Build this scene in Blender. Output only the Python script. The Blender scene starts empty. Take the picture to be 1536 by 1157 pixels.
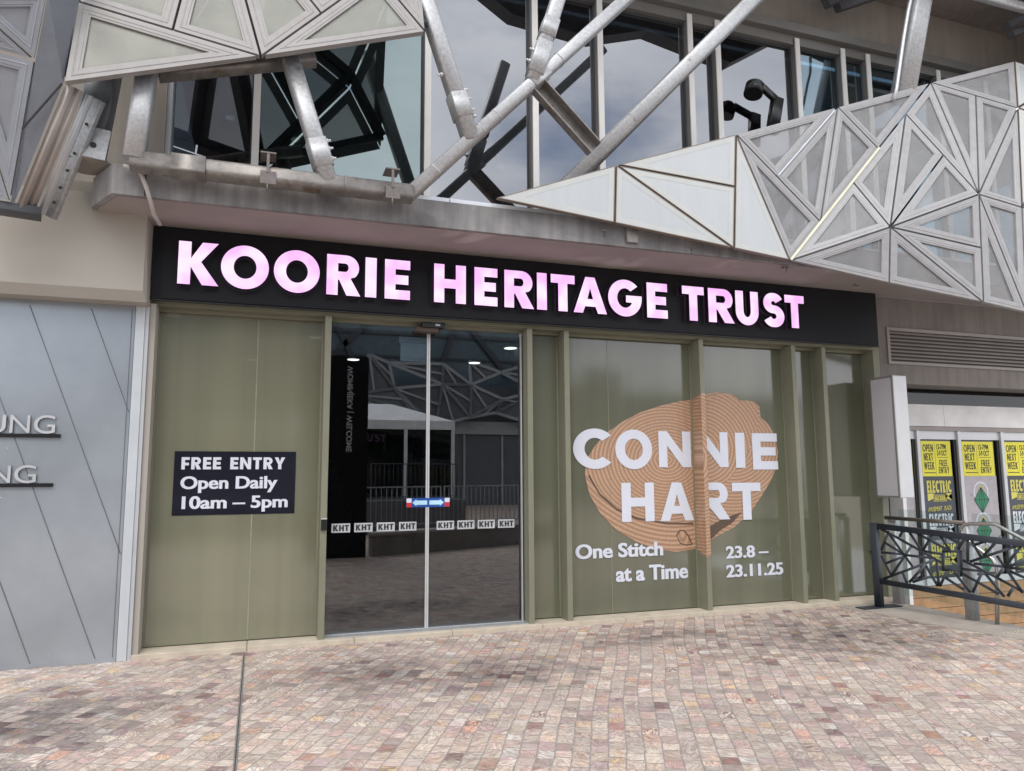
import bpy, bmesh, math, random
from mathutils import Vector, Matrix
random.seed(7)
R = math.radians
SC = bpy.context.scene
COL = SC.collection

# ------------------------------------------------------------------ camera
W, H, F = 1536.0, 1157.0, 1109.3
EYE = Vector((0, 0, 1.6))
def _axes(yaw, pitch, roll):
    fw = Vector((math.sin(yaw)*math.cos(pitch), math.cos(yaw)*math.cos(pitch), math.sin(pitch)))
    rt = Vector((math.cos(yaw), -math.sin(yaw), 0)); up = rt.cross(fw)
    c, s = math.cos(roll), math.sin(roll)
    return c*rt + s*up, -s*rt + c*up, fw
RT, UP, FW = _axes(R(19.034), R(6.9625), R(-0.326))
cam = bpy.data.cameras.new('camera'); camo = bpy.data.objects.new('camera', cam); COL.objects.link(camo)
cam.sensor_width = 36; cam.lens = F/W*36; cam.clip_end = 500; cam.clip_start = 0.05
camo.matrix_world = Matrix(((RT.x, UP.x, -FW.x, EYE.x), (RT.y, UP.y, -FW.y, EYE.y), (RT.z, UP.z, -FW.z, EYE.z), (0, 0, 0, 1)))
SC.camera = camo
SC.view_settings.view_transform = 'Standard'; SC.view_settings.look = 'None'
SC.view_settings.exposure = 0.84; SC.view_settings.gamma = 1

# ------------------------------------------------------------------ sky and sun
SUN_EL, SUN_AZ = 52, 205          # azimuth measured clockwise from +y
wd = bpy.data.worlds.new('World'); SC.world = wd; wd.use_nodes = True
nt = wd.node_tree; N = nt.nodes; L = nt.links; N.clear()
out = N.new('ShaderNodeOutputWorld'); bg = N.new('ShaderNodeBackground'); sky = N.new('ShaderNodeTexSky')
sky.sky_type = 'NISHITA'; sky.sun_disc = False; sky.sun_elevation = R(SUN_EL); sky.sun_rotation = R(SUN_AZ)
tc = N.new('ShaderNodeTexCoord'); mp = N.new('ShaderNodeMapping'); mp.inputs['Scale'].default_value = (1, 1, 2.2)
n1 = N.new('ShaderNodeTexNoise'); n1.inputs['Scale'].default_value = 2.1; n1.inputs['Detail'].default_value = 7; n1.inputs['Roughness'].default_value = .55
r1 = N.new('ShaderNodeValToRGB'); r1.color_ramp.elements[0].position = .28; r1.color_ramp.elements[1].position = .45
n2 = N.new('ShaderNodeTexNoise'); n2.inputs['Scale'].default_value = 3.3; n2.inputs['Detail'].default_value = 6
r2 = N.new('ShaderNodeValToRGB'); r2.color_ramp.elements[0].color = (7.2, 7.45, 8.2, 1); r2.color_ramp.elements[1].color = (11.0, 11.1, 11.4, 1)
r2.color_ramp.elements[0].position = .35; r2.color_ramp.elements[1].position = .65
mx = N.new('ShaderNodeMixRGB')
L.new(tc.outputs['Generated'], mp.inputs['Vector']); L.new(mp.outputs[0], n1.inputs['Vector']); L.new(mp.outputs[0], n2.inputs['Vector'])
L.new(n1.outputs['Fac'], r1.inputs[0]); L.new(n2.outputs['Fac'], r2.inputs[0])
L.new(r1.outputs[0], mx.inputs[0]); L.new(sky.outputs[0], mx.inputs[1]); L.new(r2.outputs[0], mx.inputs[2])
L.new(mx.outputs[0], bg.inputs[0]); bg.inputs[1].default_value = 0.1; L.new(bg.outputs[0], out.inputs[0])
sun = bpy.data.lights.new('sun', 'SUN'); sun.energy = 1.0; sun.angle = R(30); sun.color = (1, .955, .9)
suno = bpy.data.objects.new('sun', sun); COL.objects.link(suno)
sd = Vector((math.sin(R(SUN_AZ))*math.cos(R(SUN_EL)), math.cos(R(SUN_AZ))*math.cos(R(SUN_EL)), math.sin(R(SUN_EL))))
suno.rotation_euler = sd.to_track_quat('Z', 'Y').to_euler(); suno.location = (0, -4, 14)

# ------------------------------------------------------------------ helpers: measuring from the photo
def ray(px, py):
    return RT*((px-W/2)/F) - UP*((py-H/2)/F) + FW
def at(px, py, Y):                 # point of a vertical plane y = Y
    d = ray(px, py); return EYE + d*((Y-EYE.y)/d.y)
def on(px, py, p0, n):             # point of any plane
    d = ray(px, py); return EYE + d*((Vector(p0)-EYE).dot(n)/d.dot(n))
def online(px, py, a, b):          # point of the line a-b nearest to the sight line
    d = ray(px, py).normalized(); e = (b-a).normalized(); w = a-EYE
    den = 1-d.dot(e)**2; t = (d.dot(e)*d.dot(w)-e.dot(w))/den
    return a+e*t

# ------------------------------------------------------------------ materials
MATS = {}
def nodes(name):
    m = bpy.data.materials.new(name); m.use_nodes = True
    return m, m.node_tree, m.node_tree.nodes['Principled BSDF']
def mat(name, col, rough=.6, metal=0, var=.12, scale=3, bump=0, bscale=40, streak=0, dirt=None, spec=.5, coat=0, coatr=.1, rv=1):
    """colour broken by large soft blotches and fine grain, optional vertical streaks and dirt blotches"""
    if name in MATS: return MATS[name]
    m, t, b = nodes(name); n, l = t.nodes, t.links
    g = n.new('ShaderNodeNewGeometry')
    a = n.new('ShaderNodeTexNoise'); a.inputs['Scale'].default_value = scale; a.inputs['Detail'].default_value = 6; a.inputs['Roughness'].default_value = .62
    l.new(g.outputs['Position'], a.inputs['Vector'])
    r = n.new('ShaderNodeValToRGB'); r.color_ramp.elements[0].position = .3; r.color_ramp.elements[1].position = .7
    r.color_ramp.elements[0].color = tuple(c*(1-var) for c in col)+(1,); r.color_ramp.elements[1].color = tuple(min(1, c*(1+var)) for c in col)+(1,)
    l.new(a.outputs['Fac'], r.inputs[0]); cur = r.outputs[0]
    if streak:
        mpn = n.new('ShaderNodeMapping'); mpn.inputs['Scale'].default_value = (9, 9, .7); l.new(g.outputs['Position'], mpn.inputs['Vector'])
        s = n.new('ShaderNodeTexNoise'); s.inputs['Scale'].default_value = 1.2; s.inputs['Detail'].default_value = 5; l.new(mpn.outputs[0], s.inputs['Vector'])
        rr = n.new('ShaderNodeValToRGB'); rr.color_ramp.elements[0].position = .35; rr.color_ramp.elements[1].position = .68
        rr.color_ramp.elements[0].color = (1-streak,)*3+(1,); rr.color_ramp.elements[1].color = (1, 1, 1, 1)
        l.new(s.outputs['Fac'], rr.inputs[0])
        x = n.new('ShaderNodeMixRGB'); x.blend_type = 'MULTIPLY'; x.inputs[0].default_value = 1
        l.new(cur, x.inputs[1]); l.new(rr.outputs[0], x.inputs[2]); cur = x.outputs[0]
    if dirt:
        s = n.new('ShaderNodeTexNoise'); s.inputs['Scale'].default_value = dirt[1]; s.inputs['Detail'].default_value = 8; s.inputs['Distortion'].default_value = .6
        l.new(g.outputs['Position'], s.inputs['Vector'])
        rr = n.new('ShaderNodeValToRGB'); rr.color_ramp.elements[0].position = dirt[2]; rr.color_ramp.elements[1].position = dirt[2]+.14
        l.new(s.outputs['Fac'], rr.inputs[0])
        x = n.new('ShaderNodeMixRGB'); x.inputs[2].default_value = tuple(dirt[0])+(1,)
        l.new(rr.outputs[0], x.inputs[0]); l.new(cur, x.inputs[1]); cur = x.outputs[0]
    l.new(cur, b.inputs['Base Color'])
    rg = n.new('ShaderNodeMapRange'); rg.inputs[3].default_value = max(.02, rough-.07*rv); rg.inputs[4].default_value = min(1, rough+.1*rv)
    l.new(a.outputs['Fac'], rg.inputs[0]); l.new(rg.outputs[0], b.inputs['Roughness'])
    b.inputs['Metallic'].default_value = metal; b.inputs['Specular IOR Level'].default_value = spec
    if coat: b.inputs['Coat Weight'].default_value = coat; b.inputs['Coat Roughness'].default_value = coatr
    if bump:
        c = n.new('ShaderNodeTexNoise'); c.inputs['Scale'].default_value = bscale; c.inputs['Detail'].default_value = 5
        l.new(g.outputs['Position'], c.inputs['Vector'])
        bp = n.new('ShaderNodeBump'); bp.inputs['Strength'].default_value = bump; bp.inputs['Distance'].default_value = .01
        l.new(c.outputs['Fac'], bp.inputs['Height']); l.new(bp.outputs[0], b.inputs['Normal'])
    MATS[name] = m; return m
def emis(name, col, st):
    if name in MATS: return MATS[name]
    m, t, b = nodes(name); b.inputs['Base Color'].default_value = tuple(c*.55 for c in col)+(1,); b.inputs['Roughness'].default_value = .15
    b.inputs['Emission Color'].default_value = tuple(col)+(1,); b.inputs['Emission Strength'].default_value = st
    MATS[name] = m; return m
def glass(name, tint, ior, refl=(1, 1, 1), wave=.0):
    """pane: see-through in a tint, mirrored by Fresnel"""
    m, t, b = nodes(name); n, l = t.nodes, t.links; n.remove(b); o = n['Material Output']
    tr = n.new('ShaderNodeBsdfTransparent'); tr.inputs[0].default_value = tuple(tint)+(1,)
    gl = n.new('ShaderNodeBsdfGlossy'); gl.inputs['Roughness'].default_value = .0; gl.inputs[0].default_value = tuple(refl)+(1,)
    f0 = ((ior-1)/(ior+1))**2; lw = n.new('ShaderNodeLayerWeight'); lw.inputs[0].default_value = .5
    pw = n.new('ShaderNodeMath'); pw.operation = 'POWER'; pw.inputs[1].default_value = 5; l.new(lw.outputs['Facing'], pw.inputs[0])
    fr = n.new('ShaderNodeMath'); fr.operation = 'MULTIPLY_ADD'; fr.inputs[1].default_value = 1-f0; fr.inputs[2].default_value = f0; l.new(pw.outputs[0], fr.inputs[0])
    ms = n.new('ShaderNodeMixShader'); l.new(fr.outputs[0], ms.inputs[0]); l.new(tr.outputs[0], ms.inputs[1]); l.new(gl.outputs[0], ms.inputs[2]); l.new(ms.outputs[0], o.inputs[0])
    if wave:
        g = n.new('ShaderNodeNewGeometry'); c = n.new('ShaderNodeTexNoise'); c.inputs['Scale'].default_value = .8; l.new(g.outputs['Position'], c.inputs['Vector'])
        bp = n.new('ShaderNodeBump'); bp.inputs['Strength'].default_value = wave; bp.inputs['Distance'].default_value = .02
        l.new(c.outputs['Fac'], bp.inputs['Height']); l.new(bp.outputs[0], gl.inputs['Normal']); 
    MATS[name] = m; return m

M = {}
M['galv'] = mat('galvanised_steel', (.45, .46, .47), .5, .6, .2, 34, .1, 90, dirt=((.20, .17, .145), 7, .66))
M['galv_old'] = mat('weathered_steel', (.25, .235, .22), .5, .6, .3, 9, .2, 50, dirt=((.16, .09, .05), 6, .6))
M['conc'] = mat('stained_concrete', (.255, .25, .25), .6, 0, .28, 2.2, .3, 45, streak=.35, dirt=((.12, .118, .12), 1.6, .56))
M['soffit'] = mat('render_soffit', (.30, .265, .25), .8, 0, .12, 1.5, .15, 50, dirt=((.48, .44, .41), 1.3, .62))
M['tanwall'] = mat('tan_render', (.31, .28, .245), .85, 0, .12, 1.4, .2, 60, streak=.12)
M['beige'] = mat('beige_fascia_paint', (.36, .34, .30), .7, 0, .04, 1.2, .08, 70)
M['brown'] = mat('brown_render', (.255, .23, .21), .85, 0, .13, 1.6, .2, 50, streak=.2)
M['olivef'] = mat('olive_frame_paint', (.215, .215, .155), .45, .1, .06, 4, .05, 90)
M['cream'] = mat('cream_threshold_stone', (.50, .44, .35), .75, 0, .15, 6, .2, 60)
M['signblk'] = mat('black_sign_face', (.011, .0115, .0145), .45, 0, .15, 3, spec=.25)
M['signret'] = mat('letter_return', (.016, .014, .017), .4)
M['pink'] = emis('pink_letter_face', (.84, .50, .88), .60)
_t = M['pink'].node_tree; _g = _t.nodes.new('ShaderNodeNewGeometry'); _n = _t.nodes.new('ShaderNodeTexNoise'); _n.inputs['Scale'].default_value = 5.5; _n.inputs['Detail'].default_value = 1
_r = _t.nodes.new('ShaderNodeValToRGB'); _r.color_ramp.elements[0].position = .35; _r.color_ramp.elements[1].position = .68; _r.color_ramp.elements[0].color = (.80, .40, .84, 1); _r.color_ramp.elements[1].color = (.92, .68, .94, 1)
_t.links.new(_g.outputs['Position'], _n.inputs['Vector']); _t.links.new(_n.outputs['Fac'], _r.inputs[0]); _t.links.new(_r.outputs[0], _t.nodes['Principled BSDF'].inputs['Emission Color'])
M['white'] = mat('white_vinyl', (.64, .67, .75), .35, 0, .03, 3)
M['blkvinyl'] = mat('black_vinyl', (.012, .013, .022), .06, 0, .1, 3)
M['zinc'] = mat('zinc_cladding', (.375, .415, .455), .28, .55, .14, 1.1, .4, 1.0, rv=.1)
M['seam'] = mat('seam_gap', (.07, .075, .085), .6); M['zseam'] = mat('zinc_seam', (.15, .16, .175), .5, .3)
M['silver'] = mat('silver_trim', (.60, .61, .62), .4, .35, .05, 5)
M['ltgrey'] = mat('pale_grey_letter', (.46, .48, .50), .45, .2, .05, 5)
M['alu'] = mat('screen_aluminium', (.34, .34, .345), .5, .2, .09, 9, .05, 80, dirt=((.33, .31, .28), 4, .67))
M['alu_dirty'] = mat('screen_aluminium_dirty', (.285, .275, .27), .55, .15, .12, 9, .05, 80, dirt=((.27, .25, .21), 5, .62))
M['alu_grey'] = mat('screen_aluminium_grey', (.29, .31, .345), .55, .25, .07, 6, .03, 80)
M['dark'] = mat('dark_joint', (.03, .03, .032), .7)
M['navy'] = mat('charcoal_rail_paint', (.035, .042, .055), .38, .2, .1, 8)
M['stainless'] = mat('brushed_stainless', (.55, .53, .50), .3, .9, .08, 20)
M['timber'] = mat('orange_timber', (.44, .25, .12), .6, 0, .25, 7, .15, 60, streak=.1)
M['black'] = mat('black_plastic', (.012, .012, .013), .35)
M['brownplate'] = mat('brown_sensor_plate', (.06, .035, .025), .4)
M['whitefin'] = mat('white_fin_edge', (.82, .81, .78), .5, 0, .04, 3)
M['finside'] = mat('fin_side', (.20, .195, .18), .5, .1, .06, 3)
M['flash'] = mat('white_flashing', (.62, .65, .68), .35, .5, .05, 4)
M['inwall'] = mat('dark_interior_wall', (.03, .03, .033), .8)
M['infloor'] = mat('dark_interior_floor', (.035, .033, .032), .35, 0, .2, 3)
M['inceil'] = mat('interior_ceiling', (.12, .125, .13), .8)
M['stair'] = mat('grey_green_stair', (.12, .15, .145), .6)
M['lampdisc'] = emis('downlight_disc', (1, .93, .8), 2.6)
M['conduit'] = mat('grey_white_conduit', (.42, .39, .37), .5)
M['grate'] = mat('drain_grate_steel', (.30, .29, .28), .5, .5, .25, 30)
M['tent'] = mat('white_tent_fabric', (.86, .87, .88), .7)
M['oppdark'] = mat('opposite_dark_cladding', (.12, .125, .135), .6)
M['opplt'] = mat('opposite_light_bars', (.34, .36, .38), .5)
M['oppwall'] = mat('opposite_pale_wall', (.40, .41, .42), .7)
M['oppstone'] = mat('low_stone_wall', (.20, .18, .165), .8, 0, .3, 3)
M['ltpanel'] = mat('lightbox_face', (.50, .49, .51), .3, 0, .03, 2)
M['yellow'] = mat('yellow_poster_print', (.80, .73, .05), .5, 0, .05, 4)
M['charcoal'] = mat('charcoal_poster_print', (.06, .068, .085), .45, 0, .06, 4)
M['lilac'] = mat('lilac_poster_print', (.44, .40, .42), .5, 0, .12, 14, dirt=((.26, .22, .25), 9, .62))
M['green'] = mat('green_gem_print', (.02, .22, .11), .45, 0, .15, 8)
M['greendk'] = mat('dark_green_line_print', (.01, .06, .035), .45)
M['gold'] = mat('pale_yellow_print', (.66, .60, .12), .5)
M['ink'] = mat('dark_ink_print', (.022, .02, .018), .5)
M['paleprint'] = mat('pale_print', (.66, .70, .74), .5)
M['blue'] = mat('blue_sticker', (.015, .075, .32), .3)
M['red'] = mat('red_sticker', (.55, .03, .035), .3)
M['greysticker'] = mat('grey_sticker', (.45, .47, .50), .4)
M['exitgreen'] = emis('green_exit_sign', (.02, .30, .14), .6)
M['glassdoor'] = glass('door_glass', (.62, .68, .72), 2.08, (.97, .96, .95))
M['glassup'] = glass('upper_glass', (.10, .12, .14), 3.1, (.92, .945, 1.0))
M['glassblue'] = glass('blue_upper_glass', (.30, .42, .48), 2.6, (.74, .90, 1.0))
M['glassteal'] = glass('teal_upper_glass', (.10, .13, .13), 2.9, (.74, .90, .92))
M['glassclear'] = glass('clear_balustrade_glass', (.88, .92, .91), 1.45)
M['darkglass'] = glass('dark_tinted_glass', (.2, .22, .22), 1.6)  # dark see-through tint for transom, door leaves and tent wall

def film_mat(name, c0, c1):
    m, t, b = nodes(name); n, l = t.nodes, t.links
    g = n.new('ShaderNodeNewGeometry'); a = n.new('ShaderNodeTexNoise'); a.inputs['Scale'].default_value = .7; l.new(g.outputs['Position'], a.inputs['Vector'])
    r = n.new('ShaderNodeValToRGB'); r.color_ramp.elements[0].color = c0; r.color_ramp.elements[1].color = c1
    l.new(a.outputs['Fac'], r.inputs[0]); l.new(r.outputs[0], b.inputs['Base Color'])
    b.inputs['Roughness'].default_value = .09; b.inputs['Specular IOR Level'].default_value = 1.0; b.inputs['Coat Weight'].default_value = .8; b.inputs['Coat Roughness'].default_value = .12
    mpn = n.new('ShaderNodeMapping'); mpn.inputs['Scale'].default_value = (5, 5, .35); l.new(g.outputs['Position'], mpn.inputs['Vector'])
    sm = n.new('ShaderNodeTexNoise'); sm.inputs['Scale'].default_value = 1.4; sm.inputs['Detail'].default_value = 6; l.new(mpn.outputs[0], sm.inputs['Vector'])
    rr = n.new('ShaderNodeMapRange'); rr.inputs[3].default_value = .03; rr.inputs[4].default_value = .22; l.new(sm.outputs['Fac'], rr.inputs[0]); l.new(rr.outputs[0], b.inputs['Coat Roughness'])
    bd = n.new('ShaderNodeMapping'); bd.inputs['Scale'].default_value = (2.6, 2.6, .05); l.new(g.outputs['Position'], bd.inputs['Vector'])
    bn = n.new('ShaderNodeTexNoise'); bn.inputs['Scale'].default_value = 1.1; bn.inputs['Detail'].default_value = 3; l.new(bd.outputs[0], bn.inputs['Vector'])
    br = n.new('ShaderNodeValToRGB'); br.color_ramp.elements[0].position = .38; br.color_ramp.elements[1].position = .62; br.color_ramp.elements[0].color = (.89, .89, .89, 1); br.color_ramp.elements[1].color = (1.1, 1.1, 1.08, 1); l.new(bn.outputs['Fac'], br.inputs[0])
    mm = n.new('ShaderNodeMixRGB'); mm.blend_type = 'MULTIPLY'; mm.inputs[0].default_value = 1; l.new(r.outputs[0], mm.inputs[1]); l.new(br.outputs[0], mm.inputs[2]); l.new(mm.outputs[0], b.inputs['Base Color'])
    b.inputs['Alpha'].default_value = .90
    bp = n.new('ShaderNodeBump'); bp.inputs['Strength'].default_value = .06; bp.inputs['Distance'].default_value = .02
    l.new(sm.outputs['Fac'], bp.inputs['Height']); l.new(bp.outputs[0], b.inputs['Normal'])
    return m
M['film'] = film_mat('olive_window_film', (.125, .132, .088, 1), (.155, .16, .108, 1)); M['film_warm'] = film_mat('olive_film_reflection_tint', (.190, .192, .128, 1), (.230, .230, .158, 1))  # reflection difference between left and right panes is painted into two film colours
def mesh_mat(name, col, alpha):
    """perforated sheet: round holes let the view through"""
    m, t, b = nodes(name); n, l = t.nodes, t.links
    g = n.new('ShaderNodeNewGeometry'); v = n.new('ShaderNodeTexNoise'); v.inputs['Scale'].default_value = 130; v.inputs['Detail'].default_value = 2
    l.new(g.outputs['Position'], v.inputs['Vector'])
    mr = n.new('ShaderNodeMapRange'); mr.inputs[1].default_value = .35; mr.inputs[2].default_value = .65; mr.inputs[3].default_value = alpha-.025; mr.inputs[4].default_value = min(1, alpha+.025)
    l.new(v.outputs['Fac'], mr.inputs[0])
    a = n.new('ShaderNodeTexNoise'); a.inputs['Scale'].default_value = 2.5; a.inputs['Detail'].default_value = 6; l.new(g.outputs['Position'], a.inputs['Vector'])
    r = n.new('ShaderNodeValToRGB'); r.color_ramp.elements[0].position = .3; r.color_ramp.elements[1].position = .7
    r.color_ramp.elements[0].color = tuple(c*.82 for c in col)+(1,); r.color_ramp.elements[1].color = tuple(c*1.12 for c in col)+(1,)
    l.new(a.outputs['Fac'], r.inputs[0]); l.new(r.outputs[0], b.inputs['Base Color']); b.inputs['Roughness'].default_value = .5; b.inputs['Metallic'].default_value = .2
    l.new(mr.outputs[0], b.inputs['Alpha'])
    return m
M['perf'] = mesh_mat('perforated_infill', (.39, .395, .40), .40)
M['perf_l'] = mesh_mat('perforated_infill_greenish', (.29, .295, .265), .58)
M['perf_g'] = mesh_mat('perforated_infill_grey', (.30, .315, .345), .93)
def frost_mat():
    m, t, b = nodes('frosted_glass'); n, l = t.nodes, t.links
    g = n.new('ShaderNodeNewGeometry'); mpn = n.new('ShaderNodeMapping'); mpn.inputs['Scale'].default_value = (7, 7, .8); l.new(g.outputs['Position'], mpn.inputs['Vector'])
    a = n.new('ShaderNodeTexNoise'); a.inputs['Scale'].default_value = 1.6; a.inputs['Detail'].default_value = 5; l.new(mpn.outputs[0], a.inputs['Vector'])
    r = n.new('ShaderNodeValToRGB'); r.color_ramp.elements[0].color = (.415, .445, .465, 1); r.color_ramp.elements[1].color = (.50, .53, .545, 1)
    l.new(a.outputs['Fac'], r.inputs[0]); l.new(r.outputs[0], b.inputs['Base Color'])
    b.inputs['Roughness'].default_value = .22; b.inputs['Specular IOR Level'].default_value = .6
    return m
M['frost'] = frost_mat()
M['frostedge'] = mat('pale_glass_edge', (.48, .50, .485), .3, 0, .05, 5)

# ---- paving: rows of split sandstone setts
def paver_mat():
    m, t, b = nodes('sandstone_setts'); n, l = t.nodes, t.links
    def math_(op, a, bb=None, c=None):
        x = n.new('ShaderNodeMath'); x.operation = op
        for i, v in enumerate((a, bb, c)):
            if v is None: continue
            if isinstance(v, (int, float)): x.inputs[i].default_value = v
            else: l.new(v, x.inputs[i])
        return x.outputs[0]
    def comb(x, y, z=0):
        c = n.new('ShaderNodeCombineXYZ')
        for i, v in enumerate((x, y, z)):
            if isinstance(v, (int, float)): c.inputs[i].default_value = v
            else: l.new(v, c.inputs[i])
        return c.outputs[0]
    def noise(vec, sc, det=4, dist=0, rough=.5):
        x = n.new('ShaderNodeTexNoise'); x.inputs['Scale'].default_value = sc; x.inputs['Detail'].default_value = det; x.inputs['Distortion'].default_value = dist; x.inputs['Roughness'].default_value = rough
        l.new(vec, x.inputs['Vector']); return x
    def ramp(v, pts, const=False):
        x = n.new('ShaderNodeValToRGB'); cr = x.color_ramp
        if const: cr.interpolation = 'CONSTANT'
        while len(cr.elements) < len(pts): cr.elements.new(.5)
        for e, (p, c) in zip(cr.elements, pts): e.position = p; e.color = tuple(c)+(1,) if len(c) == 3 else c
        l.new(v, x.inputs[0]); return x.outputs[0]
    def mixc(f, a, bb, mode='MIX'):
        x = n.new('ShaderNodeMixRGB'); x.blend_type = mode
        if isinstance(f, (int, float)): x.inputs[0].default_value = f
        else: l.new(f, x.inputs[0])
        for i, v in ((1, a), (2, bb)):
            if isinstance(v, tuple): x.inputs[i].default_value = v
            else: l.new(v, x.inputs[i])
        return x.outputs[0]
    g = n.new('ShaderNodeNewGeometry'); pos = g.outputs['Position']
    sp = n.new('ShaderNodeSeparateXYZ'); l.new(pos, sp.inputs[0]); X, Y = sp.outputs[0], sp.outputs[1]
    bend = noise(pos, .45, 1); wob = noise(pos, 3.2, 2)
    ca, sa = math.cos(R(26)), math.sin(R(26))
    u = math_('SUBTRACT', math_('MULTIPLY', X, ca), math_('MULTIPLY', Y, sa))
    v = math_('ADD', math_('MULTIPLY', X, sa), math_('MULTIPLY', Y, ca))
    u = math_('SUBTRACT', u, math_('MULTIPLY', math_('MULTIPLY', X, Y), .010))
    u = math_('ADD', u, math_('MULTIPLY', math_('SUBTRACT', bend.outputs['Fac'], .5), .16))
    u = math_('ADD', u, math_('MULTIPLY', math_('SUBTRACT', wob.outputs['Fac'], .5), .024))
    ur = math_('DIVIDE', u, .1); row = math_('FLOOR', ur); fu = math_('SUBTRACT', ur, row)
    wn = n.new('ShaderNodeTexWhiteNoise'); wn.noise_dimensions = '1D'; l.new(row, wn.inputs['W'])
    ln = math_('ADD', math_('MULTIPLY', wn.outputs['Value'], .03), .108)
    vv = math_('ADD', math_('DIVIDE', v, ln), math_('MULTIPLY', wn.outputs['Value'], 37.0))
    wv = noise(comb(math_('MULTIPLY', vv, .9), math_('MULTIPLY', row, 7.31)), 1, 0)
    vv = math_('ADD', vv, math_('MULTIPLY', math_('SUBTRACT', wv.outputs['Fac'], .5), .9))
    colm = math_('FLOOR', vv); fv = math_('SUBTRACT', vv, colm)
    eu = math_('MULTIPLY', math_('SUBTRACT', .5, math_('ABSOLUTE', math_('SUBTRACT', fu, .5))), .1)
    ev = math_('MULTIPLY', math_('SUBTRACT', .5, math_('ABSOLUTE', math_('SUBTRACT', fv, .5))), .115)
    rag = noise(pos, 38, 3)
    eu2 = math_('ADD', eu, math_('MULTIPLY', math_('SUBTRACT', rag.outputs['Fac'], .5), .007))
    ev2 = math_('ADD', ev, math_('MULTIPLY', math_('SUBTRACT', rag.outputs['Fac'], .5), .007))
    ed = math_('MINIMUM', math_('DIVIDE', eu2, 1.25), ev2)
    st = n.new('ShaderNodeMapRange'); st.inputs[1].default_value = .0022; st.inputs[2].default_value = .0048; l.new(ed, st.inputs[0]); stone = st.outputs[0]
    w2 = n.new('ShaderNodeTexWhiteNoise'); w2.noise_dimensions = '2D'; l.new(comb(row, colm), w2.inputs['Vector'])
    w3 = n.new('ShaderNodeTexWhiteNoise'); w3.noise_dimensions = '2D'; l.new(comb(math_('ADD', row, 311.0), colm), w3.inputs['Vector'])
    P = [(.60, .545, .475), (.55, .515, .455), (.60, .50, .445), (.45, .385, .375), (.645, .59, .515), (.515, .47, .425), (.61, .505, .42), (.33, .285, .275), (.65, .635, .60),
         (.59, .455, .43), (.51, .475, .43), (.65, .50, .32), (.57, .53, .475), (.63, .43, .34), (.23, .15, .16), (.59, .54, .465), (.52, .425, .425), (.40, .235, .20)]
    wts = [1.3, 1.3, 1.2, .7, 1.2, 1.2, 1, .35, .8, .9, 1.2, .4, 1.2, .45, .25, 1.3, .8, .2]
    tot = sum(wts); acc = 0; pts = []
    for c, w in zip(P, wts): pts.append((acc/tot, c)); acc += w
    base = ramp(w2.outputs['Value'], pts, True)
    base2 = ramp(w3.outputs['Value'], pts, True)
    # veins and layering with their own direction on each stone
    offs = n.new('ShaderNodeVectorMath'); offs.operation = 'MULTIPLY_ADD'; l.new(w2.outputs['Color'], offs.inputs[0]); offs.inputs[1].default_value = (9, 9, 9); l.new(pos, offs.inputs[2])
    vr = n.new('ShaderNodeVectorRotate'); vr.rotation_type = 'Z_AXIS'; l.new(offs.outputs[0], vr.inputs['Vector']); l.new(math_('MULTIPLY', w3.outputs['Value'], 6.28), vr.inputs['Angle'])
    mpn = n.new('ShaderNodeMapping'); mpn.inputs['Scale'].default_value = (1, 3.4, 1); l.new(vr.outputs[0], mpn.inputs['Vector'])
    vein = noise(mpn.outputs[0], 8, 5, 2.0, .6)
    vf = n.new('ShaderNodeMapRange'); vf.inputs[1].default_value = .44; vf.inputs[2].default_value = .56; l.new(vein.outputs['Fac'], vf.inputs[0])
    c1 = mixc(math_('MULTIPLY', vf.outputs[0], .85), base, mixc(1, base2, (.70, .63, .62, 1), 'MULTIPLY'))
    fine = noise(mpn.outputs[0], 17, 6, 1.8, .62)
    c2 = mixc(1, c1, ramp(fine.outputs['Fac'], [(.30, (.56, .52, .51)), (.46, (.93, .92, .91)), (.68, (1.16, 1.15, 1.13))]), 'MULTIPLY')
    bri = math_('ADD', math_('MULTIPLY', w3.outputs['Value'], .30), .84)
    brc = n.new('ShaderNodeCombineXYZ'); [l.new(bri, brc.inputs[i]) for i in range(3)]
    c2 = mixc(1, c2, brc.outputs[0], 'MULTIPLY')
    jc = ramp(noise(pos, 25, 4).outputs['Fac'], [(.3, (.20, .19, .18)), (.7, (.38, .36, .34))])
    col = mixc(stone, jc, c2)
    # trodden-in grime
    def blob(cx, cy, rx, ry):
        dx = math_('DIVIDE', math_('SUBTRACT', X, cx), rx); dy = math_('DIVIDE', math_('SUBTRACT', Y, cy), ry)
        d = math_('SQRT', math_('ADD', math_('MULTIPLY', dx, dx), math_('MULTIPLY', dy, dy)))
        return math_('MAXIMUM', math_('SUBTRACT', 1.0, d), 0.0)
    bl = blob(-1.35, 5.9, 1.3, .95)
    for q in ((1.0, 6.35, 1.1, .7), (5.5, 6.1, 2.2, 1.3), (1.9, 6.0, 1.2, .8), (4.0, 6.7, 1.6, .6), (-1.9, 5.2, .9, .7)): bl = math_('MAXIMUM', bl, blob(*q))
    gn = noise(pos, 3.6, 8, .8, .7)
    gf = n.new('ShaderNodeMapRange'); gf.inputs[1].default_value = .52; gf.inputs[2].default_value = .95
    l.new(math_('ADD', math_('ADD', gn.outputs['Fac'], math_('MULTIPLY', bl, .40)), math_('MULTIPLY', math_('SUBTRACT', w2.outputs['Value'], .5), .20)), gf.inputs[0])
    col = mixc(gf.outputs[0], col, mixc(1, col, (.36, .36, .38, 1), 'MULTIPLY'))
    big = noise(pos, .35, 3)
    col = mixc(1, col, ramp(big.outputs['Fac'], [(.3, (.96, .93, .93)), (.7, (1.10, 1.05, 1.02))]), 'MULTIPLY')
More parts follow.
